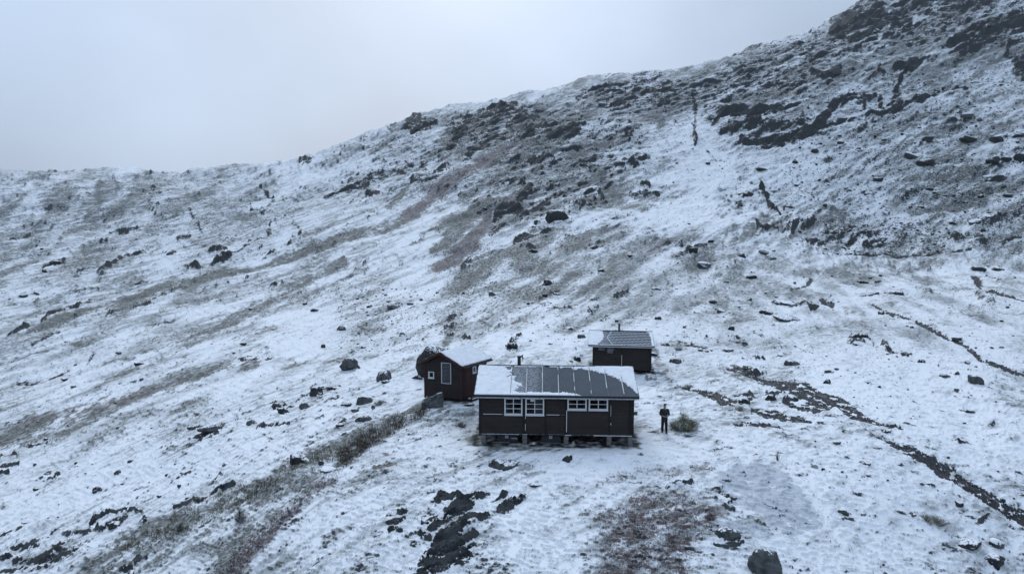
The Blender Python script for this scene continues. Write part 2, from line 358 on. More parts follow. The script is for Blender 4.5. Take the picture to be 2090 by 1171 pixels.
# --- turf showing through
for pl, w, s in [
 ([(846,436),(810,452),(769,467),(715,486),(660,502),(600,521)], [9,11,10,7,6,5], .85), ([(760,430),(700,455),(620,490)], 5, .35),
 ([(838,380),(815,405),(788,425)], [4,8,3], .8), ([(880,350),(850,370)], 5, .5), ([(758,355),(720,372)], 4, .5), ([(790,300),(755,310)], 3, .5),
 ([(946,450),(920,460),(890,472),(860,486)], [4,7,6,3], .75), ([(860,495),(800,522),(740,550),(680,575),(640,590)], [5,6,6,4,3], .5),
 ([(1000,425),(970,440),(940,468),(905,505),(884,518)], [8,13,18,12,5], .8), ([(972,527),(1000,540),(950,575),(920,590)], [25,30,22,12], .6),
 ([(1040,530),(1100,560),(1180,560),(1280,545)], [24,26,24,22], .48), ([(1150,510),(1250,520),(1330,500),(1420,490)], [12,16,14,10], .42), ([(1000,600),(1100,600),(1250,590)], [12,18,16], .4),
 ([(1200,455),(1250,470)], 14, .25), ([(1170,430),(1260,420),(1320,432)], [10,16,8], .5), ([(1100,520),(1180,490),(1250,480)], 14, .4),
 ([(1120,300),(1180,320),(1250,290)], [16,18,10], .5), ([(1050,330),(1000,370),(940,410)], [20,22,12], .5), ([(1250,250),(1320,240),(1350,250)], [10,12,8], .45), ([(1200,350),(1240,390),(1260,410)], [14,18,12], .5),
 ([(1100,360),(1060,400)], 20, .4), ([(1340,240),(1350,262)], 10, .5), ([(1500,205),(1560,190),(1640,195)], [8,12,8], .45), ([(1560,150),(1660,165),(1740,140)], [8,12,8], .35),
 ([(1130,225),(1250,200),(1400,185)], [10,14,10], .35), ([(1180,175),(1300,155),(1450,150)], 9, .35), ([(1060,240),(1150,235)], 12, .4),
 # left
 ([(720,474),(690,488),(649,507),(581,527),(520,545),(461,558),(420,570)], [4,7,9,9,8,9,10], .8), ([(461,558),(376,584),(300,602),(240,615)], [10,14,12,5], .88), ([(273,618),(205,637),(150,657),(102,672),(34,698)], [6,7,8,8,4], .75),
 ([(260,640),(180,665)], 7, .5), ([(180,650),(230,640),(320,612)], 6, .55), ([(700,539),(670,552),(620,572),(564,597),(520,625),(480,645),(444,662),(359,698)], [9,12,10,12,12,9,7,3], .68), ([(690,565),(620,600),(560,630),(510,640)], [4,7,8,5], .55),
 ([(560,662),(520,672),(480,685)], 7, .5), ([(300,670),(260,690)], 5, .4), ([(0,741),(40,733),(95,720)], [3,4,3], .65), ([(130,710),(165,702)], 5, .65), ([(100,690),(60,705),(30,715)], 4, .4), 
 ([(215,413),(200,430),(175,450),(155,470),(120,488)], [5,9,10,9,4], .6), ([(200,400),(260,370),(300,360)], [10,16,8], .35), ([(80,538),(50,550),(0,565)], [4,5,4], .7), ([(90,550),(160,520),(200,490)], 8, .3),
 ([(0,624),(60,615),(120,605)], 4, .5), ([(120,605),(220,575),(280,560)], 7, .35), ([(470,450),(520,440)], 6, .45), ([(580,440),(620,425)], 4, .4), 
 ([(200,750),(230,735),(270,728)], [3,5,3], .7), ([(215,768),(260,752),(310,742)], [3,6,4], .7), ([(290,715),(330,708),(380,700),(440,685)], 5, .5), ([(370,700),(400,685),(440,668),(480,655)], [4,7,7,4], .6), ([(320,733),(380,725)], 5, .35),
 ([(521,744),(450,750),(385,768),(340,782)], [10,14,14,8], .72), ([(560,748),(620,740),(690,735)], [8,6,3], .4), ([(340,785),(272,806),(200,830),(136,845)], [6,15,16,13], .75), ([(250,800),(390,790),(470,770)], 7, .45), ([(140,850),(60,868),(0,888)], [14,20,24], .78), ([(0,905),(120,885),(200,860)], [14,12,8], .55),
 ([(200,860),(300,845),(420,820)], 8, .35), ([(100,895),(180,915),(260,905)], 6, .25), ([(330,742),(400,738)], 3, .2), ([(640,740),(760,725),(850,715)], 5, .3), ([(560,735),(600,730)], 5, .4),
 ([(0,1035),(40,1028)], 4, .5), ([(20,1150),(60,1140)], 8, .5), ([(150,1085),(170,1083)], 3, .5), ([(330,1050),(350,1045)], 2, .3),
 # knoll rim
 ([(870,832),(830,845),(790,862)], [9,12,12], .85), ([(800,868),(760,885),(715,905)], [16,18,14], .8), ([(735,905),(710,930),(690,945)], [14,17,12], .95), ([(700,915),(640,935),(600,950),(560,960)], [16,20,16,10], .75),
 ([(640,985),(560,995),(480,1020),(400,1050)], [16,22,26,20], .85), ([(660,990),(600,1030),(545,1060),(520,1080)], [8,14,14,10], .8), ([(400,1050),(330,1075),(260,1110),(236,1125)], [20,22,18,8], .9), ([(360,1090),(280,1130),(190,1165)], [24,30,24], .65),
 ([(480,1020),(440,1060),(400,1110)], 28, .55), ([(440,1110),(420,1150)], 16, .5), ([(510,1080),(470,1130),(455,1171)], [14,24,30], .9), ([(480,1040),(490,1060)], 10, .8),
 ([(600,1150),(660,1100),(720,1070)], [20,14,8], .25), ([(700,1000),(760,980),(850,950)], 14, .2), ([(850,860),(920,845),(960,840)], [14,14,10], .42), ([(945,870),(960,890),(975,905)], [12,14,10], .5), ([(880,880),(940,875)], 8, .35), ([(905,850),(940,860)], 5, .5),
 ([(925,825),(900,840)], 6, .8), ([(880,830),(940,822)], 6, .7), ([(760,830),(790,822)], 4, .5), ([(675,830),(700,828)], 4, .5),
 ([(770,957),(800,952)], 3, .5), ([(1000,912),(1050,915),(1100,912),(1160,912)], [5,7,6,6], .75), ([(985,925),(1040,925)], 4, .4), 
 ([(1000,1070),(1030,1120)], 10, .2), ([(1020,1030),(1040,1090),(1010,1160)], 10, .2), ([(1060,960),(1140,980)], 12, .16), ([(990,968),(1040,985)], 8, .25),
 ([(1335,720),(1350,745),(1370,790)], [6,10,6], .6), ([(1330,770),(1370,790),(1400,800)], 9, .35), ([(1300,865),(1330,870),(1342,880)], [4,7,3], .5), ([(1380,882),(1420,885)], 4, .4), ([(1425,885),(1470,898)], 2, .3),
 ([(1000,640),(960,650),(920,680),(905,720)], [10,14,12,8], .5), ([(1080,620),(1160,625)], 10, .3), ([(930,720),(1000,730)], 8, .2), ([(780,740),(840,735)], 6, .25), ([(960,625),(1060,600),(1100,620)], 14, .35),
 ([(1300,640),(1400,630),(1470,600)], [8,10,7], .3), ([(1380,640),(1430,620)], 6, .5), ([(1400,545),(1500,520)], [14,12], .45), ([(1500,530),(1640,560),(1760,545),(1850,540)], [6,6,6,5], .4), ([(1570,580),(1660,590),(1760,640)], [6,8,8], .3),
 ([(1850,560),(1960,590),(2050,600)], 8, .3), ([(1400,470),(1440,470)], 14, .35), ([(1690,440),(1720,445)], 10, .45), ([(1860,440),(1920,430),(2000,420)], [10,16,12], .6), ([(1900,340),(1970,330)], [12,14], .6), ([(1850,380),(1980,360),(2090,400)], [12,24,30], .45),
 ([(2000,420),(2090,440)], 16, .4), ([(1960,200),(2060,190),(2090,200)], 12, .4), ([(1880,280),(2090,300)], 20, .25), ([(1710,130),(1740,140)], 10, .5), ([(1800,250),(1830,245)], 8, .45), ([(1900,170),(2000,160)], 16, .3),
 ([(1510,345),(1540,340)], 8, .4), ([(1480,300),(1450,330)], 8, .2), ([(1600,500),(1650,540)], 8, .2), ([(1500,760),(1540,780),(1580,795)], 5, .4), ([(1450,775),(1500,790)], 3, .4), ([(1370,700),(1400,705)], 6, .2),
 ([(1600,895),(1690,910)], 6, .2), ([(1820,975),(1860,985),(1880,992)], 5, .4), ([(1860,1005),(1920,1012)], 10, .25), ([(1830,1140),(1900,1150),(1960,1165)], 10, .35), ([(1870,1080),(1900,1120)], 6, .25),
]:
    S('veg', pl, w, s, 1.4)
# --- reddish heath
for pl, w, s in [
 ([(1061,292),(1020,318),(984,342),(950,362),(919,381),(880,402),(846,428),(820,440)], [9,11,12,12,11,9,6,3], .95), ([(1000,448),(985,470),(965,500),(930,525),(892,550)], [6,12,12,14,9], .85), ([(1060,400),(1030,425)], 8, .6),
 ([(1065,545),(1070,552)], 8, .6), ([(1320,515),(1350,520)], 8, .4), ([(1270,290),(1200,300),(1130,310)], [6,8,8], .35), ([(970,638),(985,645)], 5, .4), ([(1940,320),(1970,330),(1900,345)], 10, .5),
 ([(390,775),(300,800),(150,842),(40,870)], [6,8,8,6], .4), ([(600,745),(670,738)], 3, .4), ([(200,925),(180,935)], 3, .2), ([(730,672),(790,668)], 3, .3),
 ([(682,985),(650,1000),(625,1018)], [5,8,6], .9), ([(600,1035),(570,1055),(555,1085)], [8,10,8], .85), ([(545,1090),(515,1115),(505,1135)], [13,17,14], .95), ([(500,1140),(490,1171)], [16,20], .9), ([(760,957),(785,953),(805,949)], [4,5,2], .8), ([(785,928),(795,925)], 3, .6),
 ([(480,1075),(500,1060)], 8, .5), ([(1470,750),(1510,775),(1540,790)], 3, .5), ([(1990,1160),(1950,1168)], 6, .4), ([(1835,1135),(1870,1150)], 5, .5),([(1480,780),(1500,785)], 3, .4),
]:
    S('red', pl, w, s, 1.2)
    S('veg', pl, w, s * .95, 1.2)
poly('veg', [(1212,1052),(1260,1035),(1300,1008),(1390,1000),(1430,1020),(1470,1045),(1455,1075),(1430,1100),(1400,1130),(1410,1171),(1395,1300),(1200,1300),(1225,1150),(1235,1100)], .66, 60)
poly('red', [(1212,1052),(1260,1035),(1300,1008),(1390,1000),(1430,1020),(1470,1045),(1455,1075),(1430,1100),(1400,1130),(1410,1171),(1395,1300),(1200,1300),(1225,1150),(1235,1100)], .9, 30)
S('veg', [(1245,980),(1300,965),(1340,955),(1400,965),(1440,950)], [6,8,6,6,5], .3); S('red', [(1245,980),(1300,965),(1400,965),(1440,950)], 10, .8)
S('veg', [(1445,1060),(1460,1055)], 12, .7)
# --- broad zones
for pl, s, soft in [([(900,250),(1060,215),(1200,215),(1180,310),(1000,330),(890,340)], .34, 50), ([(870,350),(1000,320),(1250,300),(1330,420),(1250,560),(1000,620),(900,560)], .17, 90),
  ([(1200,160),(1450,130),(1700,40),(1760,-50),(2200,-50),(2200,130),(1900,160),(1500,200),(1300,240)], .2, 70), ([(1750,260),(2200,180),(2200,480),(1850,470)], .14, 90), ([(-100,380),(250,370),(500,400),(450,560),(100,620),(-100,600)], .11, 80),
  ([(-100,620),(400,560),(700,500),(560,660),(300,720),(-100,760)], .1, 60), ([(-100,840),(300,800),(420,850),(200,930),(-100,960)], .12, 60), ([(880,500),(1250,480),(1500,440),(2200,460),(2200,560),(1300,660),(880,700)], .17, 60)]:
    poly('veg', pl, s * 1.45, soft)
for pl, s, soft in [([(1180,200),(1450,150),(1720,40),(1760,-60),(2200,-60),(2200,90),(1940,100),(1760,110),(1560,190),(1250,240)], .38, 40), ([(1900,240),(2200,200),(2200,480),(1950,430)], .22, 60), ([(900,240),(1060,215),(1200,250),(1140,300),(920,300)], .42, 40), ([(1680,470),(1900,455),(1920,510),(1700,505)], .3, 20),
   ([(690,640),(800,610),(900,620),(880,690),(700,690)], .18, 30), ([(1480,560),(1900,560),(2000,700),(1700,740),(1480,640)], .08, 50)]:
    poly('rock', pl, s, soft)
for pl, s, soft in [([(1180,180),(1450,140),(1720,40),(1760,-80),(2300,-80),(2300,120),(1940,150),(1700,200),(1500,300),(1430,240),(1250,260)], 1.0, 60), ([(1440,200),(1760,180),(2000,160),(2000,260),(1700,300),(1500,310)], .9, 40), ([(640,400),(780,230),(900,230),(1060,200),(1300,180),(1320,300),(1200,480),(1130,500),(1000,480),(900,400)], .95, 60),
   ([(900,400),(1200,420),(1500,500),(1450,640),(1000,640),(880,560)], .5, 70), ([(-300,330),(300,340),(600,310),(800,250),(700,380),(560,470),(200,520),(-300,540)], .7, 60), ([(1500,300),(2300,200),(2300,520),(1700,520),(1450,450)], .55, 60), ([(-300,540),(500,440),(700,480),(300,720),(-300,760)], .35, 60)]:
    poly('crag', pl, s, soft)
# --- places blown clean white
for pl, w in [([(1420,330),(1520,360),(1650,350)], 40), ([(1100,470),(1180,470),(1280,450)], 16), ([(1300,450),(1400,440),(1500,460)], 30), ([(1300,690),(1400,660)], 10), ([(1700,790),(1800,800),(1900,840),(2000,900)], 60), ([(1650,990),(1750,1060),(1850,1130)], 70), ([(1740,960),(1860,990)], 50), ([(1060,1040),(1090,1110),(1100,1171)], 70), ([(1150,960),(1300,930)], 30), ([(1500,1130),(1640,1150),(1760,1150)], 40), ([(620,1100),(760,1020)], 30), ([(1100,930),(1300,920),(1420,920)], 25),
   ([(560,340),(640,360),(760,330)], 20), ([(585,480),(570,500)], 10), ([(60,400),(75,430)], 12), ([(0,1060),(150,1010),(320,960)], 30), ([(330,1000),(400,960),(560,900)], 26), ([(560,700),(620,710)], 20), ([(560,640),(660,650)], 16), ([(1880,780),(2050,700)], 40), ([(740,760),(800,790),(860,790)], 12), ([(1000,690),(1180,690)], 10),([(1310,800),(1340,860)], 12), ([(1500,900),(1620,930)], 26)]:
    S('clean', pl, w, .6, 1.6)
# --- running water
WET = [
 ([(1485,749),(1530,765),(1571,781),(1610,791),(1644,799),(1671,818),(1707,817),(1744,844),(1784,862),(1843,871)], [1.5,2.5,5,8,12,13,7,7,2.5,1]), ([(1600,820),(1640,833),(1689,835)], [2,4,2]), ([(1660,835),(1690,833)], 4),
 ([(1385,783),(1420,792),(1453,803),(1475,815),(1499,821)], [1.5,2,5,8,4]), ([(1535,840),(1580,848),(1610,852),(1653,858)], [3,6,4,2]), ([(1500,862),(1560,868),(1590,870)], [1,2.5,1]),
 ([(1495,748),(1520,760)], 3), ([(1780,887),(1805,895),(1834,908),(1860,920),(1884,930),(1920,953),(1945,955)], [1.2,2,4,6,7,9,6]), ([(1920,953),(1966,980),(2002,1003),(2043,1030),(2090,1055),(2200,1100)], [9,7,8,9,9,10]),
 ([(1775,617),(1807,638),(1867,661),(1924,687),(1970,705),(1985,720),(1999,733),(2056,752),(2110,768)], [1,1.6,1.8,2,2,3,3,2.5,2.5]), ([(1985,570),(2003,581),(2050,598),(2110,612)], [1,2.5,2,2.5]),
 ([(1655,566),(1640,578),(1618,588),(1632,594)], [2,2,2.5,1.5]), ([(1675,610),(1700,618)], 2), ([(1725,522),(1800,521),(1890,524),(1990,522)], [.7,1,1,.6]),
]
for pl, w in WET: S('wet', pl, [q * 1.6 + .6 for q in (w if hasattr(w, '__len__') else [w] * len(pl))], 1.0, .6)
# --- polished slab under a thin snow film
poly('slab', [(1458,966),(1540,940),(1600,966),(1640,1010),(1680,1075),(1617,1095),(1540,1050),(1490,1030)], .9, 14)
S('slab', [(1465,1075),(1520,1080),(1570,1095)], [10,16,8], .8)

def mapval(M, u, v):
    fi = (v - MV) / MS; fj = (u - MU) / MS
    inside = (fi > 0) & (fi < MH - 1) & (fj > 0) & (fj < MW - 1)
    return np.where(inside, bilin(M, fi, fj), 0.0)

CA, SA = math.cos(R(27)), math.sin(R(27))
def streak(x, y, z):
    q = z + 0.2 * y
    return x * CA + q * SA, -x * SA + q * CA

PADS = []          # (x, y, half width, half depth, yaw, z)
def survey(x, y):
    """height and ground cover at world points"""
    x = np.asarray(x, float); y = np.asarray(y, float)
    z = base_z(x, y)
    u, v, d = proj(x, y, z)
    a, b = streak(x, y, z)
    r = np.hypot(x, y)
    # crinkle the outlines of every patch
    ua, ub = u * CA - v * SA, u * SA + v * CA
    wu = fbm(ua / 38, ub / 19, 3, 5, .42) * 9
    wv = fbm(ua / 38, ub / 19, 3, 8, .42) * 6
    m = {k: mapval(MAP[k], u + wu, v + wv) for k in ('veg', 'red', 'rock', 'clean', 'slab', 'crag')}
    brk = fbm(ua / 46, ub / 11, 4, 201, .6); brk2 = fbm(ua / 17, ub / 6, 3, 203, .6)
    mac = np.where(u + 0 * v > -1e9, fbm(ua / 150, ub / 30, 4, 231, .58), 0) * (1 - sst(1250, 1500, u) * sst(480, 600, v)) + fbm(u / 120, v / 30, 4, 233, .58) * sst(1250, 1500, u) * sst(480, 600, v)
    m['veg'] = np.clip(m['veg'] * (1.12 + 1.1 * brk + .5 * brk2) + np.clip(mac - .02, -.12, 1) * 1.15 * (1 - .8 * m['clean']) * (1 - .35 * m['crag']), 0, 1.15)
    m['clean'] = np.clip(m['clean'] + np.clip(-mac - .05, 0, 1) * 1.6, 0, 1)
    lin = sst(.15, .03, np.abs(perlin(ua / 36 + .4 * brk2, ub / 6.0 + brk, 241))) + .8 * sst(.12, .03, np.abs(perlin(ua / 19, ub / 9.0 + brk2, 243)))
    m['rock'] = m['rock'] * (1 - .30 * np.clip(lin, 0, 1)) * np.clip(1.08 + .35 * brk2 + .3 * brk, .3, 1.15)
    # short dark stripes of stone, turf edges and cracks
    rt_ = sst(1200, 1450, u) * sst(470, 560, v)
    u2, v2 = u * .985 + v * .17, -u * .17 + v * .985
    dash = np.maximum(fbm(ua / 17, ub / 3.6, 2, 211) * (1 - rt_), fbm(u2 / 15, v2 / 3.4, 2, 213) * rt_)
    dens = .62 + 1.1 * fbm(ua / 70, ub / 40, 3, 215) + .15 * m['crag'] - .8 * m['clean']
    m['rock'] = np.maximum(m['rock'], np.clip(dens, 0, 1) * .62 * sst(.26, .46, dash) * sst(40, 58, d))
    m['wet'] = mapval(MAP['wet'], u + perlin(u / 40, v / 24, 15) * 4 + perlin(u / 15, v / 10, 16) * 1.6, v + perlin(u / 40, v / 24, 17) * 3 + perlin(u / 15, v / 10, 18) * 1.3)
    m['wet'] = m['wet'] - .7 * sst(.06, .22, fbm(u2 / 22, v2 / 5.5, 4, 221, .6))
    far = sst(60, 240, r)
    # land form
    z = z + far * (fbm(a / 75, b / 32, 3, 11) * 3.6 + fbm(x / 26, y / 30, 3, 21) * 1.2)
    crest = sst(430, 560, r)
    z = z + crest * (fbm(x / 34, y / 60, 4, 77, .6) * 5.5 + fbm(x / 11, y / 14, 3, 78, .6) * 2.2)
    z = z + sst(280, 500, r) * sst(0, -160, x) * fbm(x / 85, y / 110, 4, 79) * 15
    # ledges: sharp little steps running with the strata; snow will slide off their faces
    cg = m['crag'] * sst(70, 160, r)
    w1 = fbm(a / 40, b / 14, 3, 83) * 1.5
    def step(p):
        s_ = p - np.floor(p)
        return np.where(s_ < .72, s_ / .72 * .35, .35 + (s_ - .72) / .28 * .65) - s_
    gate = sst(-.15, .25, fbm(a / 22, b / 9, 3, 85))
    gate2 = sst(-.1, .2, fbm(a / 9, b / 4, 3, 86))
    z = z - cg * (step(b / 8.5 + w1) * 4.6 * gate + step(b / 3.3 + w1 * 2.1) * 2.1 * gate2)
    z = z + (cg + .25 * far) * (fbm(a / 12, b / 2.7, 4, 87, .6) * 1.2 + ridged(a / 22, b / 5, 3, 88) * 1.0)
    mid = sst(36, 60, r)
    z = z + mid * (fbm(a / 16, b / 6, 4, 31, .55) * .95) + fbm(a / 6.0, b / 2.6, 3, 41) * (.10 + .2 * mid) + (1 - mid) * fbm(x / 3.6, y / 4.5, 3, 43) * .22
    z = z + fbm(a / 1.5, b / .6, 3, 51) * (.03 + .05 * mid)
    # outcrops: stepped strata that dip with the hillside
    rk = m['rock']
    fb = sst(70, 150, r)
    yy = 1.7 * y
    an, bn = x * .64 + yy * .77, -x * .77 + yy * .64
    st = fbm(a / 42, b / 6.5, 4, 61, .58) * fb + fbm(an / 5, bn / .8, 3, 62, .55) * (1 - fb)
    rd = ridged(a / 18, b / 4.2, 3, 63) * fb + ridged(an / 2.4, bn / .5, 2, 64) * (1 - fb)
    dd_ = np.minimum(d, 260)
    z = z + rk * dd_ * (.012 * st + .0045 * rd) * (1 + .5 * far)
    rough = m['veg'] * (1 - m['slab'])
    z = z + rough * ((1 - fb) * fbm(x / .45, y / .8, 3, 71) * .09 + fb * fbm(x / 2.4, y / 4, 3, 72) * .4)
    # stream beds
    z = z - m['wet'] * (.08 + .0012 * d)
    for (px, py, hw, hd, yaw, pz) in PADS:
        c, s_ = math.cos(yaw), math.sin(yaw)
        lx = (x - px) * c + (y - py) * s_; ly = -(x - px) * s_ + (y - py) * c
        dd = np.hypot(np.maximum(np.abs(lx) - hw, 0), np.maximum(np.abs(ly) - hd, 0))
        k = 1 - sst(0.1, 2.2, dd)
        z = z * (1 - k) + (pz + fbm(x / .8, y / .8, 2, 91) * .03) * k
        ins = 1 - sst(-.1, .35, dd + .3 * fbm(x / .5, y / .5, 2, 93))
        ins = ins * (dd < .6)
        m['soil'] = np.maximum(m.get('soil', np.zeros_like(z)), ins)
    return z, m, (u, v, d, a, b, r)

def height(x, y):
    return survey(np.atleast_1d(x), np.atleast_1d(y))[0]

def on_ground(u, v):
    """where the rays through photo points meet the terrain (numpy arrays)"""
    u = np.atleast_1d(np.asarray(u, float)); v = np.atleast_1d(np.asarray(v, float))
    t = (v - CY) / FPX
    dx, dy, dz = (u - CX) / FPX, CP - t * SP, -(SP + t * CP)
    ds = np.exp(np.linspace(math.log(14), math.log(900), 420))
    D = np.full(len(u), np.nan); prev = np.full(len(u), 14.0); done = np.zeros(len(u), bool)
    zz = base_z(dx[:, None] * ds, dy[:, None] * ds)
    hit = (H + dz[:, None] * ds) < zz
    idx = np.where(hit.any(1), hit.argmax(1), len(ds) - 1)
    lo = ds[np.maximum(idx - 3, 0)]; hi = ds[np.minimum(idx + 3, len(ds) - 1)]
    for _ in range(22):
        mid = .5 * (lo + hi)
        b = (H + dz * mid) < height(dx * mid, dy * mid)
        hi = np.where(b, mid, hi); lo = np.where(b, lo, mid)
    return dx * hi, dy * hi, hi, idx < len(ds) - 1
# ------------------------------------------------------------------ materials
class NB:
    """tiny node builder"""
    def __init__(s, name):
        s.m = bpy.data.materials.new(name); s.m.use_nodes = True
        s.t = s.m.node_tree; s.t.nodes.clear()
        s.out = s.t.nodes.new("ShaderNodeOutputMaterial")
        s.b = s.t.nodes.new("ShaderNodeBsdfPrincipled")
        s.t.links.new(s.b.outputs[0], s.out.inputs[0])
    def n(s, typ, **kw):
        nd = s.t.nodes.new("ShaderNode" + typ)
        for k, v in kw.items(): setattr(nd, k, v)
        return nd
    def put(s, sock, v):
        if isinstance(v, bpy.types.NodeSocket): s.t.links.new(v, sock)
        elif v is not None: sock.default_value = v
    def math(s, op, a, b=None, c=None, clamp=False):
        nd = s.n("Math", operation=op, use_clamp=clamp)
        s.put(nd.inputs[0], a)
        if b is not None: s.put(nd.inputs[1], b)
        if c is not None: s.put(nd.inputs[2], c)
        return nd.outputs[0]
    def ss(s, x, a, b, lo=0.0, hi=1.0):
        nd = s.n("MapRange", interpolation_type='SMOOTHSTEP')
        s.put(nd.inputs["Value"], x); s.put(nd.inputs["From Min"], a); s.put(nd.inputs["From Max"], b)
        s.put(nd.inputs["To Min"], lo); s.put(nd.inputs["To Max"], hi)
        return nd.outputs[0]
    def noise(s, vec, scale, detail=4.0, rough=.55, col=False, dist=0.0):
        nd = s.n("TexNoise")
        if vec is not None: s.put(nd.inputs["Vector"], vec)
        s.put(nd.inputs["Scale"], scale); nd.inputs["Detail"].default_value = detail
        nd.inputs["Roughness"].default_value = rough; nd.inputs["Distortion"].default_value = dist
        return nd.outputs["Color" if col else "Fac"]
    def mixc(s, f, a, b):
        nd = s.n("Mix", data_type='RGBA')
        s.put(nd.inputs[0], f); s.put(nd.inputs[6], a); s.put(nd.inputs[7], b)
        return nd.outputs[2]
    def attr(s, name):
        return s.n("Attribute", attribute_name=name).outputs["Fac"]
    def coord(s, which="Object"):
        return s.n("TexCoord").outputs[which]
    def vscale(s, v, sc):
        nd = s.n("VectorMath", operation='MULTIPLY'); s.put(nd.inputs[0], v); nd.inputs[1].default_value = sc
        return nd.outputs[0]
    def bump(s, h, strength, dist):
        nd = s.n("Bump"); s.put(nd.inputs["Height"], h)
        nd.inputs["Strength"].default_value = strength; nd.inputs["Distance"].default_value = dist
        s.put(s.b.inputs["Normal"], nd.outputs[0])
    def fin(s, col, rough=.8, spec=.3):
        s.put(s.b.inputs["Base Color"], col); s.put(s.b.inputs["Roughness"], rough)
        s.b.inputs["Specular IOR Level"].default_value = spec
        return s.m

SNOW = (.80, .815, .84, 1)
def streak_vec(nb):
    o = nb.n("SeparateXYZ"); nb.put(o.inputs[0], nb.coord())
    q = nb.math('MULTIPLY_ADD', o.outputs[1], 0.2, o.outputs[2])
    a = nb.math('ADD', nb.math('MULTIPLY', o.outputs[0], CA), nb.math('MULTIPLY', q, SA))
    b = nb.math('ADD', nb.math('MULTIPLY', o.outputs[0], -SA), nb.math('MULTIPLY', q, CA))
    c = nb.n("CombineXYZ"); nb.put(c.inputs[0], a); nb.put(c.inputs[1], b)
    c2 = nb.n("CombineXYZ"); nb.put(c2.inputs[0], o.outputs[0]); nb.put(c2.inputs[1], q)
    return c.outputs[0], c2.outputs[0]

